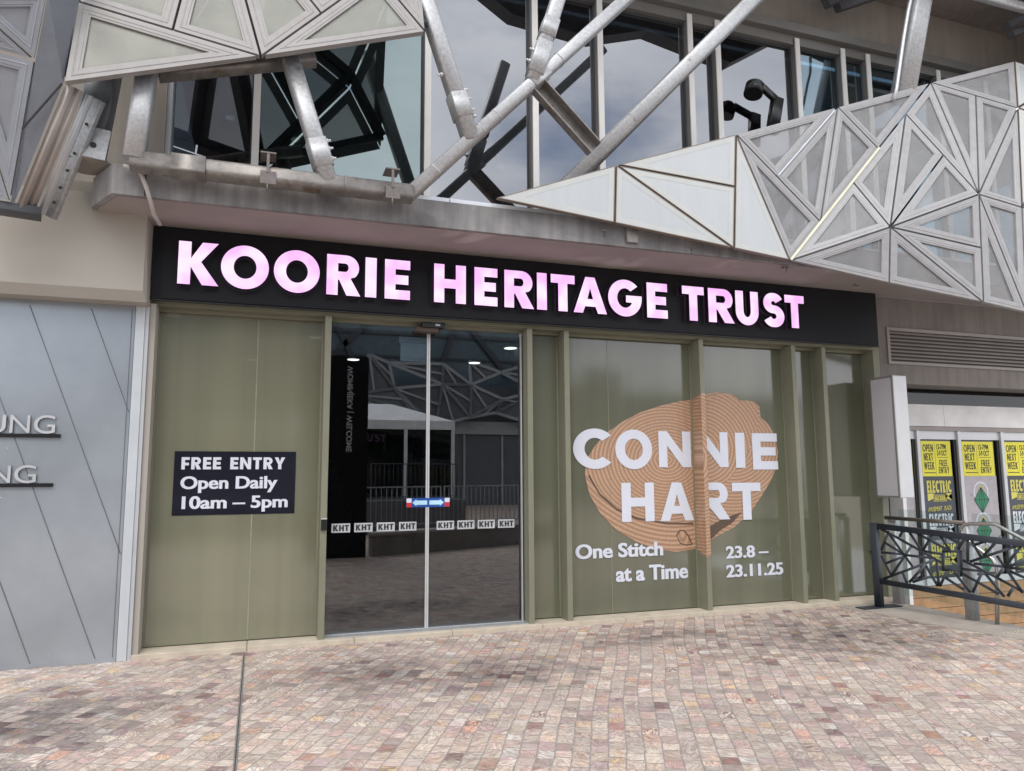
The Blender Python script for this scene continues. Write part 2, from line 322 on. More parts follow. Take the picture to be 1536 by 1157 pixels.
    l.new(col, b.inputs['Base Color'])
    l.new(math_('ADD', math_('MULTIPLY', fine.outputs['Fac'], .3), .42), b.inputs['Roughness'])
    b.inputs['Specular IOR Level'].default_value = .4
    prof = n.new('ShaderNodeMapRange'); prof.interpolation_type = 'SMOOTHSTEP'; prof.inputs[1].default_value = .001; prof.inputs[2].default_value = .011; l.new(ed, prof.inputs[0])
    hgt = math_('ADD', math_('MULTIPLY', prof.outputs[0], .75), math_('MULTIPLY', fine.outputs['Fac'], .35))
    hgt = math_('ADD', hgt, math_('MULTIPLY', w3.outputs['Value'], .25))
    bp = n.new('ShaderNodeBump'); bp.inputs['Strength'].default_value = .55; bp.inputs['Distance'].default_value = .007
    l.new(hgt, bp.inputs['Height']); l.new(bp.outputs[0], b.inputs['Normal'])
    return m
M['pave'] = paver_mat()

def basket_mat():
    m, t, b = nodes('coiled_basket_print'); n, l = t.nodes, t.links
    def math_(op, a, bb=None):
        x = n.new('ShaderNodeMath'); x.operation = op
        for i, v in enumerate((a, bb)):
            if v is None: continue
            if isinstance(v, (int, float)): x.inputs[i].default_value = v
            else: l.new(v, x.inputs[i])
        return x.outputs[0]
    uv = n.new('ShaderNodeUVMap'); uv.uv_map = 'UVMap'
    s = n.new('ShaderNodeSeparateXYZ'); l.new(uv.outputs[0], s.inputs[0])
    # u = distance out of the coil, v = distance round it
    ns = n.new('ShaderNodeTexNoise'); ns.inputs['Scale'].default_value = 5; l.new(uv.outputs[0], ns.inputs['Vector'])
    ru = math_('ADD', math_('MULTIPLY', s.outputs[0], 27), math_('MULTIPLY', ns.outputs['Fac'], .18))
    fr = math_('FRACT', ru); coil = math_('SUBTRACT', .5, math_('MULTIPLY', math_('COSINE', math_('MULTIPLY', fr, 6.2832)), .5))
    stv = math_('FRACT', math_('ADD', math_('MULTIPLY', s.outputs[1], 21), math_('MULTIPLY', math_('FLOOR', ru), .37)))
    sti = math_('ADD', math_('MULTIPLY', math_('SUBTRACT', 1.0, math_('POWER', math_('ABSOLUTE', math_('SUBTRACT', math_('MULTIPLY', stv, 2), 1)), 2.5)), .55), .45)
    k = math_('MULTIPLY', coil, sti)
    g = n.new('ShaderNodeNewGeometry'); big = n.new('ShaderNodeTexNoise'); big.inputs['Scale'].default_value = 2.4; l.new(g.outputs['Position'], big.inputs['Vector'])
    k2 = math_('MULTIPLY', k, math_('ADD', math_('MULTIPLY', big.outputs['Fac'], .6), .7))
    r = n.new('ShaderNodeValToRGB'); r.color_ramp.elements[0].color = (.31, .185, .115, 1); r.color_ramp.elements[1].color = (.53, .34, .225, 1); r.color_ramp.elements[1].position = .9
    l.new(k2, r.inputs[0]); l.new(r.outputs[0], b.inputs['Base Color']); b.inputs['Roughness'].default_value = .4
    return m
M['basket'] = basket_mat()
M['basketdk'] = mat('dark_basket_gap', (.11, .07, .048), .4)

# ------------------------------------------------------------------ mesh helpers
def tag(o, label=None, cat=None, group=None, kind=None):
    if label: o['label'] = label
    if cat: o['category'] = cat
    if group: o['group'] = group
    if kind: o['kind'] = kind
    return o
def empty(name, loc, label, cat, group=None):
    o = bpy.data.objects.new(name, None); COL.objects.link(o); o.location = loc; o.empty_display_size = .1
    return tag(o, label, cat, group)
def wpos(p):
    v = Vector((0, 0, 0))
    while p: v += p.location; p = p.parent
    return v
def mk(name, bm, m, parent=None, smooth=False, bevel=0):
    """links the bmesh, built in world coordinates, as one object"""
    bmesh.ops.recalc_face_normals(bm, faces=bm.faces)
    me = bpy.data.meshes.new(name); 
    if parent: 
        off = wpos(parent); bmesh.ops.translate(bm, verts=bm.verts, vec=-off)
    bm.to_mesh(me); bm.free()
    for x in (m if isinstance(m, (list, tuple)) else [m]): me.materials.append(x)
    o = bpy.data.objects.new(name, me); COL.objects.link(o)
    if parent: o.parent = parent
    if smooth:
        for p in me.polygons: p.use_smooth = True
    if bevel:
        bv = o.modifiers.new('bevel', 'BEVEL'); bv.width = bevel; bv.segments = 2; bv.limit_method = 'ANGLE'; bv.angle_limit = R(40)
    return o
def box(bm, x0, x1, y0, y1, z0, z1, mi=0):
    v = [bm.verts.new(p) for p in ((x0, y0, z0), (x1, y0, z0), (x1, y1, z0), (x0, y1, z0), (x0, y0, z1), (x1, y0, z1), (x1, y1, z1), (x0, y1, z1))]
    for f in ((0, 3, 2, 1), (4, 5, 6, 7), (0, 1, 5, 4), (1, 2, 6, 5), (2, 3, 7, 6), (3, 0, 4, 7)):
        bm.faces.new([v[i] for i in f]).material_index = mi
def B(x0, x1, y0, y1, z0, z1):
    bm = bmesh.new(); box(bm, x0, x1, y0, y1, z0, z1); return bm
def prism(bm, pts, d):
    """flat outline (list of Vectors) thickened along d"""
    a = [bm.verts.new(p) for p in pts]; b = [bm.verts.new(Vector(p)+Vector(d)) for p in pts]; k = len(pts)
    bm.faces.new(a); bm.faces.new(b[::-1])
    for i in range(k): bm.faces.new((a[i], b[i], b[(i+1) % k], a[(i+1) % k]))
def bar(bm, p, q, w, h=None, up=(0, -1, 0), rnd=.25):
    """rounded rectangular hollow-section look: w across, h along 'up'"""
    h = h or w; p, q = Vector(p), Vector(q); d = (q-p).normalized(); up = Vector(up)
    s = d.cross(up).normalized(); u = s.cross(d).normalized(); r = min(w, h)*rnd
    prof = []
    for cx, cy, a0 in ((w/2-r, h/2-r, 0), (-w/2+r, h/2-r, 90), (-w/2+r, -h/2+r, 180), (w/2-r, -h/2+r, 270)):
        for k in range(4): a = R(a0+30*k); prof.append((cx+r*math.cos(a), cy+r*math.sin(a)))
    A = [bm.verts.new(p+s*x+u*y) for x, y in prof]; C = [bm.verts.new(q+s*x+u*y) for x, y in prof]; k = len(prof)
    bm.faces.new(A[::-1]); bm.faces.new(C)
    for i in range(k):
        f = bm.faces.new((A[i], A[(i+1) % k], C[(i+1) % k], C[i]))
        f.smooth = True
def tube(bm, pts, r, seg=10):
    pts = [Vector(p) for p in pts]; rings = []; prev = None
    for i, p in enumerate(pts):
        d = ((pts[min(i+1, len(pts)-1)]-pts[max(i-1, 0)])).normalized()
        if prev is None:
            s = d.cross(Vector((0, 0, 1))); s = d.cross(Vector((0, 1, 0))) if s.length < .1 else s
        else: s = prev - d*prev.dot(d)
        s.normalize(); prev = s; u = d.cross(s)
        rings.append([bm.verts.new(p+(s*math.cos(6.2832*k/seg)+u*math.sin(6.2832*k/seg))*r) for k in range(seg)])
    for a, b in zip(rings, rings[1:]):
        for k in range(seg): bm.faces.new((a[k], a[(k+1) % seg], b[(k+1) % seg], b[k])).smooth = True
    bm.faces.new(rings[0][::-1]); bm.faces.new(rings[-1])
def disc(bm, c, r, axis, h, seg=12, r2=None):
    c = Vector(c); a = Vector(axis).normalized(); s = a.orthogonal().normalized(); u = a.cross(s); r2 = r if r2 is None else r2
    A = [bm.verts.new(c+(s*math.cos(6.2832*k/seg)+u*math.sin(6.2832*k/seg))*r) for k in range(seg)]
    C = [bm.verts.new(c+a*h+(s*math.cos(6.2832*k/seg)+u*math.sin(6.2832*k/seg))*r2) for k in range(seg)]
    bm.faces.new(A[::-1]); bm.faces.new(C)
    for k in range(seg): bm.faces.new((A[k], A[(k+1) % seg], C[(k+1) % seg], C[k])).smooth = True
def quad_prism(bm, p, q, w, d, n):
    """flat strip from p to q, w wide in the plane with normal n, d thick"""
    p, q, n = Vector(p), Vector(q), Vector(n).normalized(); s = (q-p).normalized().cross(n).normalized()*w/2
    prism(bm, [p-s, q-s, q+s, p+s], n*d)

# ---- lettering from the built-in font, as real mesh
_tc = {}
def glyph(body, offset, spacing=1.0):
    key = (body, offset, spacing)
    if key not in _tc:
        c = bpy.data.curves.new('lettering', 'FONT'); c.body = body; c.offset = offset; c.space_character = spacing; c.resolution_u = 6
        o = bpy.data.objects.new('lettering', c); COL.objects.link(o); bpy.context.view_layer.update()
        me = bpy.data.meshes.new_from_object(o.evaluated_get(bpy.context.evaluated_depsgraph_get()))
        vs = [v.co.copy() for v in me.vertices]; fs = [tuple(p.vertices) for p in me.polygons]
        bpy.data.objects.remove(o); bpy.data.curves.remove(c); bpy.data.meshes.remove(me); _tc[key] = (vs, fs)
    return _tc[key]
def ref_height(offset, ch='H'):
    vs, _ = glyph(ch, offset); ys = [v.y for v in vs]; return min(ys), max(ys)
def put_text(bm, body, offset, x0, x1, z0, z1, Y, depth=.002, capfit=True, spacing=1.0, fn=None, boxfit=False, geom=None):
    """lettering in the plane y=Y read from the plaza side: x0..x1 wide, z0 baseline, z1 cap height"""
    vs, fs = geom or glyph(body, offset, spacing); xs = [v.x for v in vs]; ys = [v.y for v in vs]
    lo, hi = (min(ys), max(ys)) if boxfit else ref_height(offset)
    f = fn or (lambda x, z: Vector((x, Y, z)))
    P = [f(x0+(v.x-min(xs))/(max(xs)-min(xs))*(x1-x0), z0+(v.y-lo)/(hi-lo)*(z1-z0)) for v in vs]
    nrm = (f(1, 0)-f(0, 0)).cross(f(0, 1)-f(0, 0)).normalized()
    A = [bm.verts.new(p+nrm*depth) for p in P]; edges = {}
    for fc in fs:
        try: bm.faces.new([A[i] for i in fc])
        except ValueError: continue
        for a, b in zip(fc, fc[1:]+fc[:1]): edges[(a, b)] = 1
    Bk = [bm.verts.new(p) for p in P]
    for (a, b) in edges:
        if (b, a) not in edges:
            try: bm.faces.new((A[b], A[a], Bk[a], Bk[b])).material_index = 1
            except ValueError: pass
# bold geometric capitals drawn as outlines (cap height 1)
def arc(cx, cy, rx, ry, a0, a1, n=14): return [(cx+rx*math.cos(R(a0+(a1-a0)*i/n)), cy+ry*math.sin(R(a0+(a1-a0)*i/n))) for i in range(n+1)]
WID = dict(E=.56, F=.54, H=.72, I=.28, K=.76, L=.52, N=.78, O=1.0, C=.84, P=.62, R=.68, S=.60, T=.64, U=.70, W=1.12, X=.78, Y=.76, A=.84, G=.96, D=.76)
def outline(ch, W, t, s):
    h = .5-s/2; g = .5+s/2; c = W/2
    if ch == 'E': return [[(0, 0), (W, 0), (W, s), (t, s), (t, h), (W*.93, h), (W*.93, g), (t, g), (t, 1-s), (W, 1-s), (W, 1), (0, 1)]]
    if ch == 'F': return [[(0, 0), (t, 0), (t, h-.06), (W*.93, h-.06), (W*.93, g-.06), (t, g-.06), (t, 1-s), (W, 1-s), (W, 1), (0, 1)]]
    if ch == 'I': return [[(0, 0), (W, 0), (W, 1), (0, 1)]]
    if ch == 'L': return [[(0, 0), (W, 0), (W, s), (t, s), (t, 1), (0, 1)]]
    if ch == 'H': return [[(0, 0), (t, 0), (t, h), (W-t, h), (W-t, 0), (W, 0), (W, 1), (W-t, 1), (W-t, g), (t, g), (t, 1), (0, 1)]]
    if ch == 'T': return [[(c-t/2, 0), (c+t/2, 0), (c+t/2, 1-s), (W, 1-s), (W, 1), (0, 1), (0, 1-s), (c-t/2, 1-s)]]
    if ch == 'K': return [[(0, 0), (t, 0), (t, .42), (W-1.32*t, 0), (W, 0), (t+.36*(W-t), .54), (W*.97, 1), (W*.97-1.28*t, 1), (t, .61), (t, 1), (0, 1)]]
    if ch == 'N': return [[(0, 0), (t, 0), (t, .60), (W-t*1.02, 0), (W, 0), (W, 1), (W-t, 1), (W-t, .40), (t*1.02, 1), (0, 1)]]
    if ch == 'X': return [[(0, 0), (t*1.2, 0), (c, .33), (W-t*1.2, 0), (W, 0), (c+t*.6, .5), (W, 1), (W-t*1.2, 1), (c, .67), (t*1.2, 1), (0, 1), (c-t*.6, .5)]]
    if ch == 'Y': return [[(c-t/2, 0), (c+t/2, 0), (c+t/2, .40), (W, 1), (W-t*1.12, 1), (c, .64), (t*1.12, 1), (0, 1), (c-t/2, .40)]]
    if ch == 'W': return [[(W*.20, 0), (W*.20+t*.85, 0), (c, .62), (W*.80-t*.85, 0), (W*.80, 0), (W, 1), (W-t, 1), (W*.75, .42), (c+t*.4, 1), (c-t*.4, 1), (W*.25, .42), (t, 1), (0, 1)]]
    if ch == 'A': return [[(0, 0), (t*1.02, 0), (t*1.02+.07*W, .185), (W-t*1.02-.07*W, .185), (W-t*1.02, 0), (W, 0), (c+t*.52, 1), (c-t*.52, 1)], [(c-.085*W, .39), (c, .70), (c+.085*W, .39)]]
    if ch == 'O': return [arc(c, .5, c, .5, 0, 354, 59), arc(c, .5, c-t, .5-s, 0, 354, 59)]
    if ch == 'D': return [[(0, 0)]+arc(W-min(.5, W-.2), .5, min(.5, W-.2), .5, -90, 90, 24)+[(0, 1)], [(t, s)]+arc(W-min(.5, W-.2), .5, min(.5, W-.2)-t, .5-s, -90, 90, 24)+[(t, 1-s)]]
    if ch == 'P': return [[(0, 0), (t, 0), (t, .36)]+arc(W-.32*1.0 if W > .5 else W*.5, .68, .32 if W > .5 else W*.5, .32, -90, 90, 18)+[(0, 1)], [(t, .57)]+arc(max(t+.02, W-.32), .68, max(.03, min(.32, W-t-.02)-t*.9), .11, -90, 90, 12)+[(t, .79)]]
    if ch == 'R': return [[(0, 0), (t, 0), (t, .38), (t+.03, .38), (W-1.25*t, 0), (W, 0), (W*.70, .43)]+arc(W*.95-.31, .69, .31, .31, -45, 90, 16)+[(0, 1)], [(t, .585)]+arc(max(t+.03, W*.95-.33), .69, max(.03, .33-t*.95), .105, -90, 90, 12)+[(t, .795)]]
    if ch == 'C': return [arc(c, .5, c, .5, 42, 318, 44)+arc(c, .5, c-t, .5-s, 314, 46, 44)]
    if ch == 'G': return [arc(c, .5, c, .5, 42, 360, 50)+[(W, .575), (W*.53, .575), (W*.53, .385), (c+(c-t)*.86, .385)]+arc(c, .5, c-t, .5-s, 328, 46, 44)]
    if ch == 'U': return [[(0, 1)]+arc(c, .40, c, .40, 180, 360, 28)+[(W, 1), (W-t, 1)]+arc(c, .42, c-t, .42-s, 360, 180, 28)+[(t, 1)]]
    if ch == 'S':
        k = s/2; q = W/2-t/2; m = .52
        sp = arc(c, (1-k+m)/2, q*.9, (1-k-m)/2, 22, 270, 24)+arc(c, (m+k)/2, q, (m-k)/2, 90, -158, 24)[1:]
        Lf, Rt = [], []
        for i, p in enumerate(sp):
            a, b = sp[max(i-1, 0)], sp[min(i+1, len(sp)-1)]; dx, dy = b[0]-a[0], b[1]-a[1]; d = math.hypot(dx, dy); nx, ny = -dy/d, dx/d
            kk = k+(t/2-k)*abs(nx)
            Lf.append((p[0]+nx*kk, p[1]+ny*kk)); Rt.append((p[0]-nx*kk, p[1]-ny*kk))
        return [Lf+Rt[::-1]]
def drawn(ch, W, t=.29, s=.245):
    key = (ch, round(W, 3), t, s)
    if key not in _tc:
        c = bpy.data.curves.new('lettering', 'CURVE'); c.dimensions = '2D'; c.fill_mode = 'FRONT'
        for pts in outline(ch, W, t, s):
            sl = c.splines.new('POLY'); sl.points.add(len(pts)-1); sl.use_cyclic_u = True
            for q, (x, y) in zip(sl.points, pts): q.co = (x, y, 0, 1)
        o = bpy.data.objects.new('lettering', c); COL.objects.link(o); bpy.context.view_layer.update()
        me = bpy.data.meshes.new_from_object(o.evaluated_get(bpy.context.evaluated_depsgraph_get()))
        # keep one side only, wound the same way
        vs = [v.co.copy() for v in me.vertices]; fs = []
        for p in me.polygons:
            f = tuple(p.vertices); a, b, d = (vs[f[i]] for i in (0, 1, 2)); nz = p.normal.z
            fs.append(f if nz >= 0 else f[::-1])
        bpy.data.objects.remove(o); bpy.data.curves.remove(c); bpy.data.meshes.remove(me); _tc[key] = (vs, fs)
    return _tc[key]
def put_cap(bm, ch, x0, x1, z0, z1, Y, depth=.002, t=.265, s=.235, fn=None):
    put_text(bm, ch, 0, x0, x1, z0, z1, Y, depth, boxfit=True, geom=drawn(ch, (x1-x0)/(z1-z0), t, s), fn=fn)
def put_word(bm, word, x0, x1, z0, z1, Y, depth=.002, t=.29, s=.245, gap=.09, fn=None):
    u = [WID.get(c, .4) for c in word]; tot = sum(u)+gap*(len(word)-1); k = (x1-x0)/tot; x = x0
    for c, w in zip(word, u):
        if c != ' ': put_cap(bm, c, x, x+w*k, z0, z1, Y, depth, t*min(1.15, k/(z1-z0)) if t > .2 else t, s, fn)
        x += (w+gap)*k
def finish_text(name, bm, mats, parent=None):
    loose = [v for v in bm.verts if not v.link_faces]; bmesh.ops.delete(bm, geom=loose, context='VERTS')
    me = bpy.data.meshes.new(name)
    if parent: bmesh.ops.translate(bm, verts=bm.verts, vec=-wpos(parent))
    bm.to_mesh(me); bm.free()
    for x in (mats if isinstance(mats, (list, tuple)) else [mats, mats]): me.materials.append(x)
    o = bpy.data.objects.new(name, me); COL.objects.link(o)
    if parent: o.parent = parent
    return o

# ================================================================== SETTING
PITX, PITY0, PITY1 = 7.66, 2.6, 8.0
bm = bmesh.new()
for x0, x1, y0, y1 in ((-80, PITX, -80, 80), (PITX, 80, -80, PITY0), (14, 80, PITY0, 80), (PITX, 14, PITY1, 80)):
    vv = [bm.verts.new(p) for p in ((x0, y0, 0), (x1, y0, 0), (x1, y1, 0), (x0, y1, 0))]; bm.faces.new(vv)
mk('ground', bm, M['pave'])['kind'] = 'structure'
bm = bmesh.new()
vv = [(6.72, 7.50), (6.80, 7.10), (6.88, 6.3), (7.04, 5.4), (7.3, 3), (7.3, 2.6), (PITX, 2.6), (PITX, 7.50)]
prism(bm, [Vector((x, y, .004)) for x, y in vv], (0, 0, -.003))
box(bm, PITX, PITX+.02, 2.6, 7.98, -1.3, -.001)
mk('path', bm, mat('worn_concrete_strip', (.36, .32, .28), .8, 0, .16, 3, .2, 50))['kind'] = 'structure'
bm = B(PITX+.02, 14, 2.6, 7.96, -1.32, -1.30); mk('ramp', bm, M['conc'])['kind'] = 'structure'

# ================================================================== GALLERY BUILDING
gb = empty('gallery_building', (3.3, 7.9, 0), 'grey and olive gallery building with glass shopfront below and tall framed windows above', 'building')
YF, YG = 7.56, 7.76
# threshold
bm = bmesh.new()
for i in range(9): box(bm, -1.0+i*.98, -1.0+(i+1)*.98-.004, 7.50, 7.80, -.02, .045)
mk('threshold', bm, M['cream'], gb, bevel=.006)
# concrete slab over the shopfront
bm = bmesh.new(); zb, zt = 3.98, 4.245
pl = [(-1.23, 6.75), (14, 6.68), (14, 7.62), (-1.50, 7.62), (-1.45, 7.15)]
prism(bm, [Vector((x, y, zb)) for x, y in pl], (0, 0, zt-zb)); mk('slab', bm, M['conc'], gb, bevel=.004)
bm = bmesh.new(); prism(bm, [Vector((x, y, zb-.004)) for x, y in [(-1.19, 6.79), (14, 6.72), (14, 7.6), (-1.44, 7.6), (-1.40, 7.17)]], (0, 0, .003)); mk('soffit_lining', bm, M['soffit'], gb)
bm = bmesh.new()
for i in range(6): box(bm, .25+i*1.45, .25+(i+1)*1.45-.008, 6.742, 6.90, zt+.002, zt+.04)
mk('flashing', bm, M['flash'], gb)
# slab joints and drain stains cut as thin recess strips
for x in (-.98, 1.25, 3.62): mk('joint', B(x, x+.008, 6.741, 6.76, zb+.005, zt-.005), M['dark'], gb)
# walls
mk('upper_wall', B(-6, 14, 7.66, 7.9, 7.66, 11), M['tanwall'], gb)
mk('window_head', B(-1.1, 14, 7.56, 7.75, 7.535, 7.655), M['finside'], gb, bevel=.006)
bm = bmesh.new(); box(bm, -1.1, 14, 7.652, 7.95, 7.401, 7.534); mk('head_box', bm, M['finside'], gb)
mk('side_wall', B(-6, -.95, 7.60, 7.95, 4.1, 7.66), M['tanwall'], gb)
mk('return_wall', B(11.0, 11.3, 6.2, 7.655, 4.3, 11), M['tanwall'], gb)
bm = bmesh.new(); prism(bm, [Vector((x, y, 8.36)) for x, y in [(8.2, 7.655), (10.98, 7.655), (10.98, 4.6), (8.9, 6.3)]], (0, 0, .5)); mk('roof_soffit', bm, M['brown'], gb)
mk('sill_upstand', B(-.95, 14, 7.66, 7.90, 4.246, 4.38), M['finside'], gb)
# upper window fins
fins = [-.15, 1.63, 2.91, 3.762, 5.04, 5.455, 6.726, 7.501, 7.945, 9.254, 10.2]
for x in fins:
    f = mk('window_fin', B(x, x+.066, 7.64, 7.755, 4.381, 7.40), M['finside'], gb)
    mk('fin_edge', B(x-.002, x+.068, 7.62, 7.639, 4.383, 7.484), M['whitefin'], f)
mk('jamb', B(-.948, -.90, 7.62, 7.755, 4.381, 7.40), M['flash'], gb)
xs = [-.90]+fins+[10.9]
for i in range(len(xs)-1):
    a, b = (xs[i] if i == 0 else xs[i]+.066), xs[i+1]
    mt = 'glassteal' if i == 1 else ('glassblue' if i >= 7 else 'glassup')
    mk('window_pane', B(a, b, 7.735, 7.75, 4.39, 7.40), M[mt], gb)
    bm = bmesh.new(); box(bm, b-.018, b-.001, 7.722, 7.734, 4.39, 7.399); box(bm, a+.001, b-.019, 7.722, 7.734, 7.375, 7.399); mk('pane_bead', bm, M['seam'], gb)
# upper room
bm = bmesh.new(); box(bm, -1.2, 14, 7.95, 16, 7.3, 7.35); mk('upper_ceiling', bm, M['inceil'], gb)
mk('upper_floor', B(-1.2, 14, 7.95, 16, 4.20, 4.25), M['infloor'], gb)
mk('upper_back_wall', B(-1.2, 14, 16, 16.1, 4.25, 7.3), M['inceil'], gb)
for x, y, z in ((.338, 9.5, 5.912), (-.458, 9.5, 6.085), (3.136, 9.5, 5.932)):
    bm = bmesh.new(); disc(bm, (x, y, z), .055, (0, 0, 1), .02); q = mk('downlight', bm, M['lampdisc'])
    s = {.338: 'small round downlight glowing behind the upper window beside the short steel stub', -.458: 'tiny warm downlight behind the leftmost upper window pane', 3.136: 'round downlight glowing behind the upper window below the exit sign'}[x]
    bm2 = bmesh.new(); tube(bm2, [(x, y, z+.02), (x, y, 7.3)], .012, 6); mk('stem', bm2, M['dark'], q)
    tag(q, s, 'ceiling light', 'downlights in the gallery')
# shopfront: mullions, header, panes
mull = [.647, 2.82, 3.262, 4.991+.028, 6.342+.028, 6.816+.028]
zh = 3.225
mk('header', B(-1.0, 7.76, 7.575, 7.80, zh, 3.32), M['olivef'], gb)
mk('header_bead', B(-.96, 7.70, 7.70, 7.735, zh-.035, zh-.001), M['olivef'], gb)
for i, x in enumerate(mull):
    mk('mullion', B(x-.031, x+.031, YF, YG+.03, .0, zh-.001), M['olivef'], gb, bevel=.004)
mk('jamb', B(-.985, -.935, 7.52, 7.79, .046, zh-.001), M['beige'], gb)
mk('jamb', B(7.66, 7.76, 7.57, 7.79, 0, zh-.001), M['olivef'], gb)
edges = [(-.934, mull[0]-.031)]+[(mull[k]+.031, mull[k+1]-.031) for k in (1, 2, 3, 4)]+[(mull[5]+.031, 7.66)]
for a, b in edges:
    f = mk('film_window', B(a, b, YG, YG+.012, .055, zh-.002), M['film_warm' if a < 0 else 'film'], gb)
    mk('bead', B(b-.018, b-.001, YG-.012, YG-.001, .056, zh-.04), M['olivef'], f); mk('bead', B(a+.001, a+.012, YG-.012, YG-.001, .056, zh-.04), M['olivef'], f)
mk('film_seam', B(-.028, -.016, YG-.0035, YG-.001, .06, zh-.04), mat('film_overlap', (.27, .265, .19), .25), gb)
mk('film_seam', B(3.86, 3.866, YG-.0035, YG-.001, .06, zh-.04), mat('film_overlap', (.27, .265, .19), .25), gb)
# sliding doors
YD = 7.72
dx0, dx1 = mull[0]+.031, mull[1]-.031; dxm = at(641, 720, YD).x
for a, b, nm in ((dx0+.005, dxm-.002, 0), (dxm+.002, dx1-.045, 1)):
    d = mk('sliding_door', B(a, b, YD, YD+.012, .03, zh-.04), M['glassdoor'], gb)
    st = (b-.016, b) if nm == 0 else (a, a+.016)
    mk('door_stile', B(st[0], st[1], YD-.012, YD-.001, .03, zh-.06), M['silver'], d)
    mk('bottom_rail', B(a, b, YD-.012, YD-.001, .03, .055), M['silver'], d)
mk('door_jamb_strip', B(dx1-.03, dx1-.018, YD-.02, YD+.02, .03, zh-.04), M['silver'], gb)
mk('door_track', B(dx0, dx1, 7.58, 7.80, .0455, .052), M['galv'], gb)
# room behind the doors
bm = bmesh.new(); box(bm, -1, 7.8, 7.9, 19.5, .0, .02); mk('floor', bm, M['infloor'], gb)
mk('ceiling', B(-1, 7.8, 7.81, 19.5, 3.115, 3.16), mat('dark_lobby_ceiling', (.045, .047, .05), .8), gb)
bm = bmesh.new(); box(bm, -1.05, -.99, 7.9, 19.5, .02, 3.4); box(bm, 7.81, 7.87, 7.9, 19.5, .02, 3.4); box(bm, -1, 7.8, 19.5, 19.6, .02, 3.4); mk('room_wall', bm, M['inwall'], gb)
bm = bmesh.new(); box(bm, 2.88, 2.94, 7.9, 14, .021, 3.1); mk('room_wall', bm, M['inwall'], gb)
hs = empty('hanging_sign', (1.62, 7.83, 3.0), 'blank pale panel hanging inside the top of the left door leaf', 'sign')
ha, hb = at(601, 512, 7.83), at(639, 543, 7.83)
mk('panel', B(ha.x, hb.x, 7.825, 7.84, hb.z, ha.z), mat('pale_lobby_panel', (.70, .72, .70), .5), hs); mk('panel_edge', B(ha.x-.02, hb.x, 7.815, 7.824, ha.z-.02, ha.z+.05), M['ltgrey'], hs)
st = empty('staircase', (1.4, 15.6, 0), 'grey green staircase rising into the dark behind the left door leaf', 'staircase')
for i in range(14): mk('step', B(.5, 2.15-.05*i, 15.6+.28*i, 15.6+.28*(i+1)-.002, .02, .02+.2*(i+1)), M['stair'], st)
for x, y, s in ((1.144, 9.6, 'oval ceiling light in the left half of the entrance glass'), (2.81, 8.19, 'upper oval ceiling light at the right side of the entrance glass'), (2.72, 9.42, 'lower oval ceiling light beside the right door jamb'), (.577, 8.17, 'faint ceiling light showing through the sandy olive pane near the door mullion'), (-.094, 9.98, 'faint ceiling light showing through the sandy olive pane beside its seam'), (3.75, 8.9, 'faint ceiling light showing through the olive pane above the exhibition title')):
    bm = bmesh.new(); disc(bm, (x, y, 3.1), .075, (0, 0, 1), .012, 20); q = mk('downlight', bm, M['lampdisc'])
    bm = bmesh.new(); tube(bm, [(x+.08*math.cos(k*.3142), y+.08*math.sin(k*.3142), 3.108) for k in range(21)], .006, 6); mk('trim_ring', bm, M['silver'], q)
    tag(q, s, 'ceiling light', 'downlights in the gallery')
# left beige fascia with bevelled lower and right edges
lf = bmesh.new()
prof = [(7.25, 4.145), (7.25, 3.275), (7.31, 3.185), (7.60, 3.185), (7.60, 4.145)]
A = [lf.verts.new((-7, y, z)) for y, z in prof]; Cc = [lf.verts.new((-.99-(.03 if i < 2 else 0), y, z)) for i, (y, z) in enumerate(prof)]
Cc2 = None
lf.faces.new(A); lf.faces.new(Cc[::-1])
for i in range(5): lf.faces.new((A[i], A[(i+1) % 5], Cc[(i+1) % 5], Cc[i]))
mk('fascia', lf, M['beige'], gb)
mk('fascia_ledge', B(-7, -1.46, 7.30, 7.60, 4.146, 4.26), M['tanwall'], gb)

# ================================================================== MAIN SIGN
sg = empty('shop_sign', (3.35, 7.5, 3.25), 'long black fascia sign with glowing pink capital letters above the entrance', 'sign')
bm = bmesh.new(); box(bm, -.985, 7.69, 7.505, 7.57, 3.262, 3.972); mk('sign_box', bm, M['signblk'], sg)
bm = bmesh.new(); box(bm, -.905, 7.69, 7.494, 7.504, 3.275, 3.97); mk('sign_face', bm, M['signblk'], sg)
mk('lower_trim', B(-.985, 7.69, 7.48, 7.504, 3.250, 3.261), M['black'], sg)
YL = 7.40
LET = [('K', 267.2, 328.9), ('O', 331.6, 403.5), ('O', 410.9, 479.7), ('R', 490.2, 541), ('I', 548, 564.8), ('E', 577.3, 615.2), ('H', 651.2, 698.8), ('E', 711.7, 746.1), ('R', 756.6, 800.8), ('I', 805.5, 820.1),
       ('T', 826.3, 862), ('A', 860.2, 909.8), ('G', 912.3, 962.3), ('E', 970.3, 1000.9), ('T', 1023.5, 1056), ('R', 1062.5, 1100.8), ('U', 1103.4, 1137.3), ('S', 1145.3, 1175.9), ('T', 1177.4, 1206.2)]
for ch, l0, l1 in LET:
    ym = 392+(l0-267)*.0802
    x0, x1 = at(l0, ym, YL).x, at(l1, ym, YL).x
    z0, z1 = 3.405, 3.818
    if ch in 'OGSU': z0 -= .008
    if ch in 'OGS': z1 += .008
    bm = bmesh.new(); put_cap(bm, ch, x0, x1, z0, z1, YL+.075, .075)
    finish_text('letter', bm, [M['pink'], M['signret']], sg)

